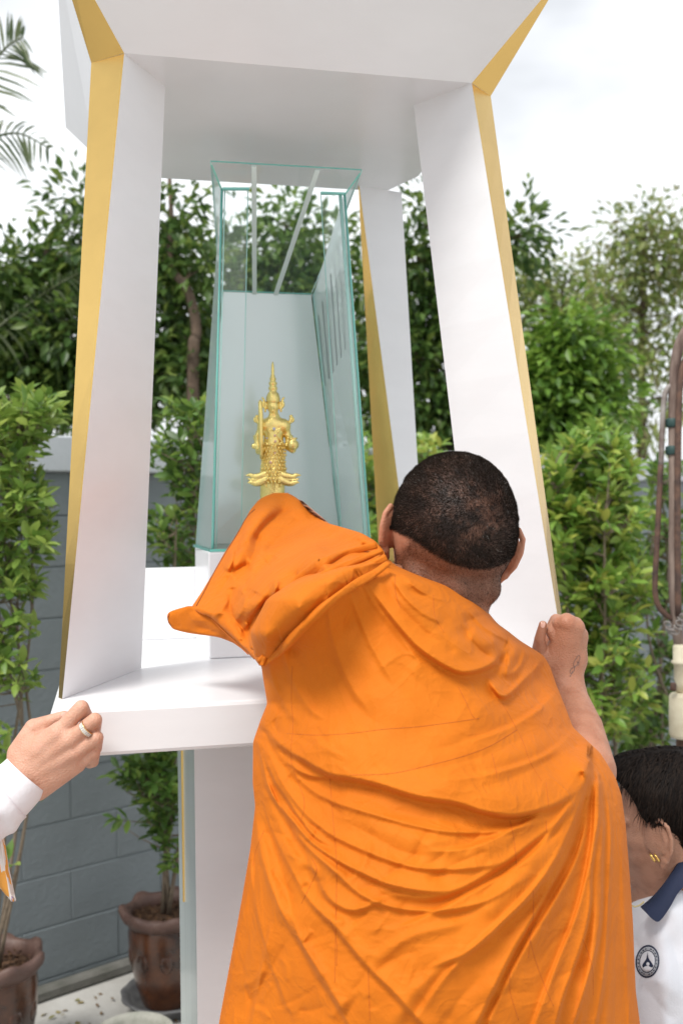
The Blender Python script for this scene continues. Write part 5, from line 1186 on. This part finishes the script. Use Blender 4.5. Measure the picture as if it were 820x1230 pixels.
# ---------------------------------------------------------------- foliage
def leaf_mat(name, cols, trans=.35, rough=.4):
    m = bpy.data.materials.new(name); m.use_nodes = True; nt = m.node_tree; b = nt.nodes['Principled BSDF']; b.inputs['Roughness'].default_value = rough; b.inputs['Specular IOR Level'].default_value = .45
    g = nt.nodes.new('ShaderNodeNewGeometry'); oi = nt.nodes.new('ShaderNodeObjectInfo'); ad = nt.nodes.new('ShaderNodeMath'); ad.operation = 'ADD'; fr = nt.nodes.new('ShaderNodeMath'); fr.operation = 'FRACT'
    nt.links.new(g.outputs['Random Per Island'], ad.inputs[0]); nt.links.new(oi.outputs['Random'], ad.inputs[1]); nt.links.new(ad.outputs[0], fr.inputs[0])
    r = nt.nodes.new('ShaderNodeValToRGB'); e = r.color_ramp.elements; n = len(cols)
    e[0].position = 0; e[0].color = (*cols[0], 1); e[1].position = 1; e[1].color = (*cols[-1], 1)
    for i in range(1, n - 1): q = e.new(i / (n - 1)); q.color = (*cols[i], 1)
    nt.links.new(fr.outputs[0], r.inputs[0]); nt.links.new(r.outputs[0], b.inputs['Base Color'])
    tl = nt.nodes.new('ShaderNodeBsdfTranslucent'); hs = nt.nodes.new('ShaderNodeHueSaturation'); hs.inputs['Hue'].default_value = .48; hs.inputs['Value'].default_value = 1.5; nt.links.new(r.outputs[0], hs.inputs['Color']); nt.links.new(hs.outputs[0], tl.inputs[0])
    mx_ = nt.nodes.new('ShaderNodeMixShader'); mx_.inputs[0].default_value = trans; nt.links.new(b.outputs[0], mx_.inputs[1]); nt.links.new(tl.outputs[0], mx_.inputs[2]); nt.links.new(mx_.outputs[0], nt.nodes['Material Output'].inputs[0]); return m
M['leaf_a'] = leaf_mat('shrub_leaf', [(.075, .15, .028), (.13, .24, .045), (.22, .34, .07), (.30, .40, .09), (.15, .26, .05)])
M['leaf_b'] = leaf_mat('shrub_leaf_deep', [(.05, .11, .022), (.085, .175, .035), (.14, .25, .05), (.21, .31, .065)])
M['leaf_y'] = leaf_mat('young_shrub_leaf', [(.09, .19, .03), (.15, .28, .05), (.22, .36, .07), (.30, .42, .085), (.38, .40, .08)])
M['leaf_t'] = leaf_mat('tree_leaf', [(.035, .08, .018), (.06, .125, .028), (.10, .18, .04), (.17, .24, .055)])
M['leaf_o'] = leaf_mat('olive_tree_leaf', [(.10, .16, .04), (.16, .23, .06), (.22, .29, .08), (.27, .31, .10), (.20, .19, .09)])
M['leaf_g'] = leaf_mat('bright_tree_leaf', [(.06, .13, .02), (.10, .21, .03), (.16, .29, .045), (.22, .35, .06)])
M['palm'] = leaf_mat('palm_leaflet', [(.05, .085, .035), (.09, .13, .05), (.14, .17, .08)], rough=.3)
M['bark'] = mat('bark', (.16, .11, .075), .85, col2=(.07, .05, .035), noise_scale=14, bump=.006, bump_scale=30)
M['twig'] = mat('twig_bark', (.22, .17, .12), .8, noise_amt=.4, noise_scale=40)
def leaf_mesh(name, mt, l, w, cup=.12, bend=.2, th=.0):
    x = [0, .14, .38, .62, .84, 1.0]; ww = [.04, .6, 1, .95, .55, .0]; V, Fc = [], []
    for a, b in zip(x, ww):
        z = -bend * l * a * a
        V += [(-w * b / 2, a * l, z + cup * w * b), (0, a * l, z), (w * b / 2, a * l, z + cup * w * b)]
    for i in range(5): Fc += [(i * 3, i * 3 + 1, i * 3 + 4, i * 3 + 3), (i * 3 + 1, i * 3 + 2, i * 3 + 5, i * 3 + 4)]
    me = bpy.data.meshes.new(name); me.from_pydata(V, [], Fc); me.update(); me.materials.append(mt)
    for p in me.polygons: p.use_smooth = True
    return me, np.array(V), np.array(Fc)
def dirs_to_mats(d, roll, rr):
    """(n,3,3) frames whose y axis is the leaf direction"""
    d = d / np.linalg.norm(d, axis=1)[:, None]; up = np.tile([0, 0, 1.], (len(d), 1)); x = np.cross(d, up); ln = np.linalg.norm(x, axis=1)[:, None]; x = np.where(ln > .05, x / (ln + 1e-9), [1, 0, 0]); z = np.cross(x, d)
    c, s = np.cos(roll)[:, None], np.sin(roll)[:, None]; x2 = c * x + s * z; z2 = -s * x + c * z; return np.stack([x2, d, z2], 2)
def leaf_cloud(name, mt, P, D, l, w, rr, parent, simple=False, cup=.12, bend=.2):
    n = len(P); sc_ = rr.uniform(.65, 1.15, n)[:, None, None]; Rm = dirs_to_mats(D, rr.normal(0, .6, n), rr)
    if simple: T = np.array([(0, 0, 0), (-w / 2, l * .5, cup * w), (0, l, -bend * l), (w / 2, l * .5, cup * w)]); Ft = np.array([(0, 1, 2), (0, 2, 3)])
    else: T = np.array([(0, 0, 0), (-w * .42, l * .3, cup * w), (-w * .40, l * .68, cup * w - .08 * l), (0, l, -bend * l), (w * .40, l * .68, cup * w - .08 * l), (w * .42, l * .3, cup * w), (0, l * .5, -.05 * l)]); Ft = np.array([(0, 1, 6), (1, 2, 6), (2, 3, 6), (3, 4, 6), (4, 5, 6), (5, 0, 6)])
    V = (P[:, None] + np.einsum('nij,nkj->nki', Rm, T[None] * sc_)).reshape(-1, 3); Fq_ = (Ft[None] + (np.arange(n) * len(T))[:, None, None]).reshape(-1, 3)
    return tag(mesh(name, V, Fq_, mt, parent), kind='stuff')

def shrub(name, label, cat, foot, region, depth, n_tips, mt, leaf, seed, group=None, dspread=.22, n_single=230, lean=(0, 0), stem_r=.009, per=(5, 9), bigfront=True, twig_every=1):
    """region: function or list of (px, py, rx, ry, weight) blobs at the given depth; foliage in tufts on real twigs"""
    rr = np.random.default_rng(seed); root = empty(name, foot, label, cat, group)
    wsum = np.array([b[4] for b in region], float); wsum /= wsum.sum(); tips = []
    k = rr.choice(len(region), n_tips, p=wsum)
    for i in k:
        px, py, rx, ry, _ = region[i]; u = rr.normal(0, 1, 3); u /= np.linalg.norm(u); rad = rr.random() ** .4
        tips.append(at(px + u[0] * rx * rad, py + u[1] * ry * rad, depth + u[2] * rad * dspread))
    tips = np.array(tips); foot = np.array(foot, float)
    # stems
    stems = []; nst = 4; zt = tips[:, 2].max(); bits = []
    order = np.argsort(tips[:, 2]); cen = []
    for s_ in range(nst):
        tgt = tips[order[int(len(tips) * (.55 + .44 * (s_ + 1) / nst)) - 1]]; P = catmull([foot + rr.normal(0, .02, 3) * [1, 1, 0], foot + (tgt - foot) * .35 + rr.normal(0, .05, 3), foot + (tgt - foot) * .7 + rr.normal(0, .04, 3), tgt], 6)
        cen.append(P); bits.append(tube_data(P, np.linspace(stem_r, stem_r * .3, len(P)), 7))
    v, fq = join_data(bits); mesh('stem', v, fq, M['twig'], root, smooth=True)
    allp = np.vstack(cen); bits = []
    for j, t in enumerate(tips):
        d = np.linalg.norm(allp - t, axis=1) + np.where(allp[:, 2] > t[2] - .02, 1.0, 0); q = allp[d.argmin()]; mid = (q + t) / 2 + rr.normal(0, .02, 3) - [0, 0, .02]
        if j % twig_every == 0: bits.append(tube_data([q, mid, t], [stem_r * .35, stem_r * .22, stem_r * .12], 4, caps=False))
    v, fq = join_data(bits); tag(mesh('twigs', v, fq, M['twig'], root), kind='stuff')
    LP, LD = [], []
    for t in tips:
        d = np.linalg.norm(allp - t, axis=1); q = allp[d.argmin()]; ax = nrm((t - q) * [1, 1, .6] + [0, 0, .12] + rr.normal(0, .05, 3)); m_ = rr.integers(*per)
        for a in range(m_):
            f0 = a / m_; pos = t - ax * leaf[0] * .9 * (1 - f0) * rr.uniform(.6, 1.3); ang = a * 2.4 + rr.random(); o = nrm(np.cross(ax, [.3, .2, 1])); o2 = np.cross(ax, o); dd = (o * math.cos(ang) + o2 * math.sin(ang)) * (1.1 - .6 * f0) + ax * (.45 + .5 * f0); LP.append(pos); LD.append(dd)
    LP, LD = np.array(LP), np.array(LD)
    # the nearest leaves are leaves of their own
    key = np.argsort(LP[:, 1] + rr.normal(0, .05, len(LP))); near_, rest = key[:n_single], key[n_single:]
    vars_ = [leaf_mesh('leaf', mt, leaf[0] * s1, leaf[1] * s2, c1, b1)[0] for s1, s2, c1, b1 in ((1, 1, .12, .15), (.85, .9, .2, .3), (1.1, .95, .05, .08), (.7, .8, .15, .2))]
    Rm = dirs_to_mats(LD[near_], rr.normal(0, .5, len(near_)), rr); ri = wm(root).inverted()
    for i, (p, R) in enumerate(zip(LP[near_], Rm)):
        o = bpy.data.objects.new('leaf', vars_[i % 4]); C.objects.link(o); o.parent = root; o.matrix_parent_inverse = ri; mm = Matrix([[*R[0], p[0]], [*R[1], p[1]], [*R[2], p[2]], [0, 0, 0, 1]]); o.matrix_world = mm; 
        loc_, rot_, sc_ = mm.decompose(); o.location = loc_; o.rotation_euler = rot_.to_euler()
    if len(rest): leaf_cloud('foliage', mt, LP[rest], LD[rest], leaf[0], leaf[1], rr, root)
    return root

def tree(name, label, base, blobs, mt, leaf, per_m, seed, group=None, trunk_r=.09, simple=True, clump=.5, trunk_pts=None):
    """blobs: (px, py, r_px, depth). Crown of leaf sprays on real limbs, with gaps between the sprays"""
    rr = np.random.default_rng(seed); root = empty(name, base, label, 'tree', group); base = np.array(base, float)
    cs = [np.array(at(b[0], b[1], b[3])) for b in blobs]; rs_ = [b[2] * b[3] / FPX for b in blobs]
    top = np.mean(cs, 0); topz = max(c[2] for c in cs)
    P = catmull(trunk_pts if trunk_pts is not None else [base, base + (top - base) * [.4, .4, .35] + rr.normal(0, .08, 3), base + (top - base) * [.8, .8, .75] + rr.normal(0, .12, 3), [top[0], top[1], topz - .2]], 8)
    tube('trunk', P, np.linspace(trunk_r, trunk_r * .25, len(P)), M['bark'], root, seg=10); bits = []; LP, LD = [], []
    for c, r in zip(cs, rs_):
        d = np.linalg.norm(P - c, axis=1) + np.where(P[:, 2] > c[2], .8, 0); q = P[d.argmin()]; mid = (q + c) / 2 + rr.normal(0, .12 * r, 3); Q = catmull([q, mid, c], 5); bits.append(tube_data(Q, np.linspace(trunk_r * .24, trunk_r * .06, len(Q)), 6))
        ns = max(8, int(per_m * r * r * 13)); 
        for _ in range(ns):
            u = rr.normal(0, 1, 3); u /= np.linalg.norm(u); s_c = c + u * r * rr.random() ** .45 * [1, 1, .8]; tq = Q[rr.integers(len(Q) // 2, len(Q))]
            bits.append(tube_data([tq, (tq + s_c) / 2 + rr.normal(0, .06 * r, 3), s_c], [trunk_r * .045, trunk_r * .03, trunk_r * .015], 3, caps=False))
            nl = rr.integers(14, 28); sr = leaf[0] * 2.1 * clump / .5; pp = s_c + rr.normal(0, sr * .5, (nl, 3)); LP.append(pp); LD.append((pp - s_c) + rr.normal(0, sr * .4, (nl, 3)) + u * sr * .5 - [0, 0, sr * .25])
    v, fq = join_data(bits); tag(mesh('limbs', v, fq, M['bark'], root, smooth=True), kind='stuff')
    leaf_cloud('crown', mt, np.vstack(LP), np.vstack(LD), leaf[0], leaf[1], rr, root, simple=simple); return root

# --- pots
M['glaze'] = mat('brown_glazed_pot', (.12, .040, .014), .25, col2=(.028, .013, .009), noise_scale=9, bump=.003, bump_scale=22, coat=.5); M['rim'] = mat('worn_pot_rim', (.13, .075, .058), .55, col2=(.10, .055, .045), noise_scale=18, bump=.002, bump_scale=60)
M['soil'] = mat('potting_soil', (.15, .075, .035), .95, col2=(.04, .022, .014), noise_scale=60, bump=.01, bump_scale=70); M['basin'] = mat('dark_basin', (.075, .075, .08), .6, col2=(.16, .16, .16), noise_scale=20, bump=.003, bump_scale=40)
M['bowl'] = mat('grey_stone_bowl', (.36, .35, .31), .75, col2=(.20, .21, .17), noise_scale=16, bump=.003, bump_scale=40)
def pot(label, x, y, r, h, z0=0, ph=0, group='brown glazed flower pots with ruffled rims'):
    root = empty('flower_pot', (x, y, z0), label, 'flower pot', group); wob = lambda k, a: (.075 * math.cos(5 * a + ph) if k >= 7 else 0)
    v, fq = lathe_data([(.001, 0), (.54 * r, 0), (.58 * r, .03 * h), (.74 * r, .25 * h), (.86 * r, .52 * h), (.89 * r, .74 * h), (.85 * r, .86 * h)], 48, (x, y, z0)); mesh('body', v, fq, M['glaze'], root, smooth=True)
    v, fq = lathe_data([(.85 * r, .85 * h), (.90 * r, .84 * h), (1.0 * r, .88 * h), (1.04 * r, .93 * h), (1.03 * r, .97 * h), (.97 * r, .985 * h), (.84 * r, .965 * h), (.80 * r, .90 * h), (.79 * r, .82 * h)], 72, (x, y, z0), lambda k, a: (.06 * math.cos(7 * a + ph) if 2 <= k <= 5 else 0)); v[:, 2] += .012 * np.cos(7 * np.arctan2(v[:, 1] - y, v[:, 0] - x) + ph) * (np.hypot(v[:, 0] - x, v[:, 1] - y) > .95 * r); mesh('rim', v, fq, M['rim'], root, smooth=True)
    for k in range(9):
        a = 2 * math.pi * k / 9 + ph; c = np.array([x + (.845 * r) * math.cos(a), y + (.845 * r) * math.sin(a), z0 + .54 * h]); v, fq = lathe_data([(.001, -.040), (.014, -.022), (.018, 0), (.014, .022), (.001, .036)], 8, (0, 0, 0)); ca_, sa_ = math.cos(a), math.sin(a)
        v = np.stack([c[0] + ca_ * v[:, 0] * .35 - sa_ * v[:, 1] * 1.5, c[1] + sa_ * v[:, 0] * .35 + ca_ * v[:, 1] * 1.5, c[2] + v[:, 2]], 1); mesh('relief', v, fq, M['glaze'], root, smooth=True)
    rr = np.random.default_rng(int(1000 * x) % 97 + 3); n = 260; a = rr.random(n) * 6.283; q = np.sqrt(rr.random(n)) * .78 * r; P = np.stack([x + q * np.cos(a), y + q * np.sin(a), z0 + .875 * h + rr.random(n) * .012], 1)
    v, fq = lathe_data([(.80 * r, .86 * h), (.4 * r, .885 * h), (.001, .89 * h)], 32, (x, y, z0)); mesh('soil', v, fq, M['soil'], root, smooth=True)
    leaf_cloud('mulch', M['soil'], P, rr.normal(0, 1, (n, 3)) * [1, 1, .3], .022, .010, rr, root, simple=True); return root
p1_ = at(-2, 1148, 3.37); pot('brown glazed flower pot with ruffled rim cut by the left edge', p1_[0], 3.37, .142, p1_[2] + .01, 0, .6)
p2_ = at(199, 1088, 3.83)
pot('brown glazed flower pot full of mulch, in a dark basin behind the pedestal', p2_[0], 3.83, .160, p2_[2] - .005, .012, 2.1)
def basin(label, x, y, r, h, mt, name, cat, ph=0, ribs=.02):
    v, fq = lathe_data([(.001, 0), (.72 * r, 0), (.80 * r, .25 * h), (.92 * r, .8 * h), (1.0 * r, .88 * h), (1.02 * r, h), (.96 * r, 1.02 * h), (.86 * r, .9 * h), (.72 * r, .3 * h), (.001, .22 * h)], 60, (x, y, .0005), lambda k, a: ribs * math.cos(12 * a + ph) if 1 < k < 7 else 0)
    tag(mesh(name, v, fq, mt, None, smooth=True), label, cat)
basin('dark ribbed plastic basin under the mulch filled flower pot', p2_[0] + .01, 3.83, .178, .055, M['basin'], 'basin', 'basin')
# the mulch pot stands on the basin floor
b3 = at(160, 1240, 3.25); basin('pale grey stone bowl on the pavement nearest the camera', b3[0], 3.25, .128, b3[2], M['bowl'], 'stone_bowl', 'bowl', ribs=.004)
rr = np.random.default_rng(77); n = 420; t = rr.uniform(0, 4.5, n); d = -np.abs(rr.normal(.0, .45, n)) - .08
LPx = WX + math.cos(WA) * t - math.sin(WA) * d * 1.0; LPy = WY + math.sin(WA) * t + math.cos(WA) * d
M['litter'] = leaf_mat('leaf_litter', [(.10, .06, .03), (.20, .13, .06), (.28, .24, .10), (.14, .18, .05), (.40, .38, .33)], trans=.1, rough=.8)
tagl = leaf_cloud('leaf_litter', M['litter'], np.stack([LPx, LPy, rr.uniform(.003, .012, n)], 1), rr.normal(0, 1, (n, 3)) * [1, 1, .08], .030, .014, rr, None)

# --- shrubs by the wall
shrub('shrub', 'young green shrub with arching twigs rising from the flower pot at the left edge', 'shrub', (p1_[0], 3.37, p1_[2] - .03),
      [(5, 520, 55, 60, 30), (45, 490, 30, 26, 9), (-20, 600, 60, 60, 20), (38, 590, 36, 34, 16), (48, 645, 20, 22, 7), (15, 690, 32, 38, 9), (-5, 780, 30, 50, 6), (20, 745, 22, 20, 2.5), (24, 815, 26, 26, 3.5), (5, 890, 30, 44, 5), (28, 950, 14, 20, 2), (-2, 1030, 16, 26, 2), (-40, 700, 50, 150, 12)],
      3.2, 330, M['leaf_a'], (.062, .027), 21, 'potted shrubs along the wall', n_single=290, stem_r=.007)
shrub('shrub', 'dense green shrub growing from the mulch filled pot, seen beside and below the tray', 'shrub', (p2_[0], 3.83, p2_[2] - .03),
      [(225, 500, 34, 30, 15), (205, 545, 34, 34, 13), (235, 590, 30, 36, 14), (205, 640, 34, 34, 15), (235, 670, 26, 26, 8), (190, 720, 40, 60, 10), (180, 800, 40, 60, 8), (195, 905, 30, 30, 12), (190, 940, 40, 34, 22), (160, 925, 30, 20, 9), (195, 985, 26, 30, 11), (205, 1020, 16, 26, 5), (138, 985, 10, 10, 1), (245, 540, 20, 30, 8)],
      3.78, 300, M['leaf_b'], (.060, .026), 22, 'potted shrubs along the wall', n_single=290, stem_r=.009)
shrub('shrub', 'large bushy yellow green shrub between the right leg and the rusty pipe', 'shrub', tuple(at(715, 1000, 4.55)[:2]) + (0.,),
      [(705, 530, 40, 34, 26), (680, 560, 30, 40, 20), (735, 560, 36, 40, 26), (700, 620, 42, 46, 34), (745, 620, 32, 46, 24), (672, 650, 26, 50, 20), (705, 700, 42, 46, 30), (750, 700, 32, 46, 18), (690, 770, 34, 46, 24), (740, 780, 36, 50, 18), (720, 850, 40, 40, 20), (770, 830, 24, 40, 8), (780, 740, 14, 60, 5), (650, 600, 20, 60, 14), (705, 895, 30, 24, 9)],
      4.5, 640, M['leaf_y'], (.078, .034), 23, None, dspread=.34, n_single=295, stem_r=.013, per=(6, 10))
shrub('shrub', 'yellow green shrub showing between the back leg and the glass case', 'shrub', tuple(at(480, 1000, 4.9)[:2]) + (0.,),
      [(450, 560, 30, 50, 16), (515, 545, 30, 22, 12), (440, 640, 34, 50, 14), (500, 620, 40, 60, 12), (470, 720, 60, 60, 12), (590, 640, 40, 70, 10), (620, 760, 40, 70, 10)],
      4.9, 240, M['leaf_y'], (.07, .03), 24, None, n_single=90, dspread=.3, stem_r=.011)
shrub('shrub', 'dark green low shrub in the shade beneath the cream valve box', 'shrub', tuple(at(790, 1000, 5.2)[:2]) + (0.,),
      [(790, 690, 40, 60, 10), (790, 820, 40, 60, 10), (800, 600, 26, 60, 8), (760, 880, 40, 30, 9)], 5.2, 170, M['leaf_b'], (.08, .035), 25, None, n_single=60, dspread=.3, stem_r=.012)
# --- trees beyond the wall
G_ = 'trees growing beyond the wall'
def gp(px, d): p = at(px, 615, d); return (p[0], p[1], 0.)
tree('tree', 'dense dark leafy tree beyond the wall at the left behind the palm fronds', gp(40, 7.6), [(15, 330, 46, 7.4), (62, 345, 40, 7.6), (20, 420, 50, 7.5), (88, 400, 44, 7.3), (60, 460, 52, 7.6), (0, 480, 40, 7.6), (98, 300, 26, 7.4), (102, 250, 16, 7.5), (-60, 400, 70, 7.6), (120, 460, 60, 7.8), (140, 330, 44, 8)], M['leaf_t'], (.12, .055), 36, 31, G_, trunk_r=.10)
tree('tree', 'dark tree wrapped in climbing vines between the front leg and the glass case', gp(228, 6.6), [(205, 260, 24, 6.5), (200, 320, 34, 6.6), (235, 380, 34, 6.7), (190, 400, 36, 6.8), (222, 440, 42, 6.7), (170, 300, 40, 6.8), (245, 320, 24, 6.4), (250, 450, 40, 6.7), (165, 460, 44, 6.9)], M['leaf_t'], (.10, .048), 44, 32, G_, trunk_r=.045,
     trunk_pts=[gp(236, 6.4), at(232, 470, 6.4), at(236, 400, 6.4), at(226, 350, 6.35), at(205, 318, 6.4), at(206, 262, 6.5), at(202, 180, 6.6)])
tree('tree', 'round crowned green tree seen through the upper part of the glass case', gp(350, 8.5), [(345, 270, 30, 8.4), (375, 300, 36, 8.5), (320, 320, 38, 8.5), (290, 350, 36, 8.3), (400, 340, 40, 8.6), (350, 370, 50, 8.5), (300, 420, 60, 8.6), (390, 440, 60, 8.7), (345, 500, 70, 8.6), (285, 300, 20, 8.3)], M['leaf_b'], (.13, .055), 20, 33, G_, trunk_r=.11)
tree('tree', 'tall dark green tree rising between the back leg and the right front leg', gp(520, 7.8), [(505, 262, 26, 7.8), (500, 310, 34, 7.8), (520, 370, 42, 7.9), (465, 330, 34, 7.9), (505, 440, 50, 7.8), (450, 420, 44, 8.0), (530, 500, 50, 7.9), (460, 500, 50, 8.0), (555, 300, 30, 8), (600, 290, 20, 7.9), (632, 282, 13, 7.8), (618, 300, 12, 7.9), (570, 400, 50, 8), (590, 500, 60, 8)], M['leaf_t'], (.115, .052), 30, 34, G_, trunk_r=.11)
tree('tree', 'bright green bushy tree right behind the wall beside the right leg', gp(690, 7.2), [(690, 400, 34, 7.2), (660, 440, 38, 7.2), (705, 440, 40, 7.3), (640, 480, 40, 7.2), (690, 490, 50, 7.3), (725, 480, 26, 7.2), (650, 530, 50, 7.3)], M['leaf_g'], (.105, .05), 48, 35, G_, trunk_r=.08, clump=.45)
tree('tree', 'airy olive green tree with open branches rising highest at the right edge', gp(780, 15.5), [(775, 268, 22, 15), (800, 275, 24, 15.5), (765, 300, 26, 15), (805, 320, 34, 15.4), (740, 330, 30, 15.2), (770, 350, 30, 15.6), (725, 355, 24, 15), (812, 380, 30, 15.2), (750, 395, 28, 15.4), (790, 420, 30, 15.2), (755, 450, 26, 15.4), (800, 480, 30, 15.4), (840, 300, 40, 15.6), (745, 278, 12, 15), (735, 500, 20, 15.4), (775, 510, 24, 15.4)], M['leaf_o'], (.17, .065), 8, 36, G_, trunk_r=.12)
tree('tree', 'faded olive tree with a low rounded crown beyond the bright bush', gp(660, 17), [(640, 345, 20, 17), (665, 335, 22, 17), (690, 330, 16, 17), (700, 350, 24, 17.2), (650, 370, 26, 17), (725, 385, 28, 17), (680, 375, 28, 17.2), (628, 335, 12, 17), (745, 430, 26, 17.2), (620, 390, 30, 17.2)], M['leaf_o'], (.17, .07), 8, 37, G_, trunk_r=.11)
# --- palm, its crown outside the frame at the left
pr_ = np.random.default_rng(8); pb_ = at(-150, 330, 6.0)
palm = empty('palm_tree', (pb_[0], 6.0, 0), 'palm whose fronds reach in from the left edge against the sky', 'palm tree')
tube('trunk', catmull([(pb_[0], 6.0, 0), (pb_[0] + .05, 6.0, pb_[2] * .5), tuple(pb_)], 8), np.linspace(.13, .09, 17), M['bark'], palm)
def frond(pts, ln, droop, side=(1, 1), n=46, out=(0, 0, 0)):
    P = catmull([at(*p) for p in pts], 8); tube('frond_stalk', P, np.linspace(.014, .004, len(P)), M['palm'], palm, seg=6); T = np.gradient(P, axis=0); LP, LD, LL = [], [], []
    for k in range(n):
        f0 = (k + .5) / n; i = f0 * (len(P) - 1); a = int(i); p = P[a] + (P[min(a + 1, len(P) - 1)] - P[a]) * (i - a); t = nrm(T[a]); s_ = nrm(np.cross(t, [0, 1, .2]))
        for sg in (-1, 1):
            if not side[(sg + 1) // 2]: continue
            L1 = ln * math.sin(math.pi * (.12 + .8 * f0)) * pr_.uniform(.8, 1.1); d = nrm(s_ * sg + t * .75 + pr_.normal(0, .10, 3) + np.array(out)); LP.append(p); LD.append(d); LL.append(L1)
    V, Fc = [], []
    for p, d, l_ in zip(LP, LD, LL):
        w_ = nrm(np.cross(d, [0, 1, .0]) + pr_.normal(0, .3, 3)) * .010; o = len(V)
        for q, ww in ((0, .4), (.3, 1), (.65, .8), (1, .03)): c = p + d * l_ * q - np.array([0, 0, droop * l_ * q * q]); V += [c - w_ * ww, c + w_ * ww + [0, .004, 0]]
        for q in range(3): Fc.append((o + 2 * q, o + 2 * q + 1, o + 2 * q + 3, o + 2 * q + 2))
    tag(mesh('frond', np.array(V), Fc, M['palm'], palm), kind='stuff')
frond([(-130, 330, 6.0), (-70, 190, 5.8), (-30, 110, 5.6), (5, 60, 5.5), (28, 44, 5.4)], .34, .25, n=30)
frond([(-130, 330, 6.0), (-60, 230, 5.9), (-20, 175, 5.8), (20, 160, 5.7), (60, 178, 5.6)], .22, .5, n=22)
frond([(120, 318, 7.2), (80, 336, 7.1), (40, 362, 7.1), (0, 392, 7.0), (-60, 440, 7.0)][::-1], .26, .9, n=30)
frond([(150, 430, 6.7), (172, 365, 6.7), (192, 350, 6.7), (215, 372, 6.7), (226, 400, 6.7)], .26, .9, n=24)

# ---------------------------------------------------------------- rusty pipe stand at the right edge
M['rust'] = mat('rusted_steel', (.16, .085, .055), .8, col2=(.055, .035, .030), noise_scale=30, bump=.003, bump_scale=70); M['galv'] = mat('weathered_galvanised_pipe', (.34, .32, .30), .5, col2=(.14, .10, .085), noise_scale=18, bump=.001)
M['cream'] = mat('chipped_cream_paint', (.74, .69, .52), .5, col2=(.60, .52, .36), noise_scale=14, bump=.001); M['greenp'] = mat('green_clamp_paint', (.02, .055, .05), .5)
PD = 2.9; ps = empty('pipe_stand', tuple(at(806, 615, PD)[:2]) + (0,), 'rusty bent pipe stand with a cream painted valve box at the right edge', 'pipe stand')
def pt_(x, y, d=PD): return at(x, y, d)
M['pale_rust'] = mat('flaking_rusted_pipe', (.30, .23, .19), .8, col2=(.085, .05, .04), noise_scale=5, bump=.002, bump_scale=70, stretch=(6, 6, 1.2))
tube('pole', catmull([pt_(880, 420), pt_(856, 392), pt_(838, 384), pt_(822, 400), pt_(812, 428), pt_(808.5, 480), pt_(809, 600), pt_(808.5, 700), pt_(812, 750), pt_(816, 790), pt_(818, 860)], 8), .0150, M['pale_rust'], ps, seg=14)
tube('pole', catmull([pt_(862, 470, PD - .02), pt_(846, 430, PD - .02), pt_(830, 424, PD - .02), pt_(820, 440, PD - .02), pt_(815, 480, PD - .02), pt_(813, 600, PD - .02), pt_(814, 740, PD - .02)], 8), .009, M['rust'], ps, seg=10)
tube('side_pipe', catmull([pt_(840, 459), pt_(822, 461), pt_(806, 463), pt_(799, 471), pt_(796, 490), pt_(793, 560)], 8), .0080, M['galv'], ps, seg=12)
tube('side_pipe', catmull([pt_(793, 558), pt_(789, 640), pt_(786, 705), pt_(790, 727), pt_(799, 738), pt_(809, 745)], 8), .0082, M['rust'], ps, seg=12)
for yy in (508, 541): v, fq = lathe_data([(.001, -.016), (.018, -.012), (.0195, -.009), (.0195, .009), (.018, .012), (.001, .016)], 16, tuple(pt_(807, yy))); mesh('clamp', v, fq, M['greenp'], ps, smooth=True)
for k in range(11):
    c = pt_(801 + 2.4 * k, 742 + 10 * math.sin(k * .55) + 8, PD - .03); a = np.linspace(0, 2 * math.pi, 13); e_1 = np.array([1, 0, -.4]); e_2 = np.array([0, .9, .5]) if k % 2 else np.array([.3, -.2, 1]); e_1 = nrm(e_1); e_2 = nrm(e_2)
    tube('chain_link', c + .011 * np.cos(a)[:, None] * e_1 + .0075 * np.sin(a)[:, None] * e_2, .0022, M['galv'], ps, seg=6)
v, fq = lathe_data([(.001, .048), (.016, .048), (.019, .044), (.019, .006), (.024, .002), (.024, -.004), (.017, -.008), (.017, -.05), (.013, -.06), (.013, -.085), (.001, -.085)], 20, tuple(pt_(816, 795, PD - .03))); mesh('valve_neck', v, fq, M['cream'], ps, smooth=True)
v, fq = lathe_data([(.001, .066), (.028, .064), (.034, .056), (.035, .0), (.035, -.05), (.031, -.060), (.02, -.064), (.001, -.064)], 24, tuple(pt_(818, 860, PD - .035))); mesh('valve_box', v, fq, M['cream'], ps, smooth=True)
v, fq = lathe_data([(.001, .014), (.006, .014), (.009, .008), (.009, -.008), (.001, -.010)], 10, tuple(pt_(808, 826, PD - .06))); mesh('valve_nut', v, fq, M['rust'], ps, smooth=True)
p_ = pt_(816, 900); tube('pole', [tuple(pt_(818, 880)), (p_[0], p_[1], .0)], .016, M['rust'], ps, seg=12); v, fq = lathe_data([(.001, 0), (.10, 0), (.10, .012), (.02, .014), (.001, .02)], 20, (p_[0], p_[1], 0)); mesh('foot_plate', v, fq, M['rust'], ps, smooth=True)
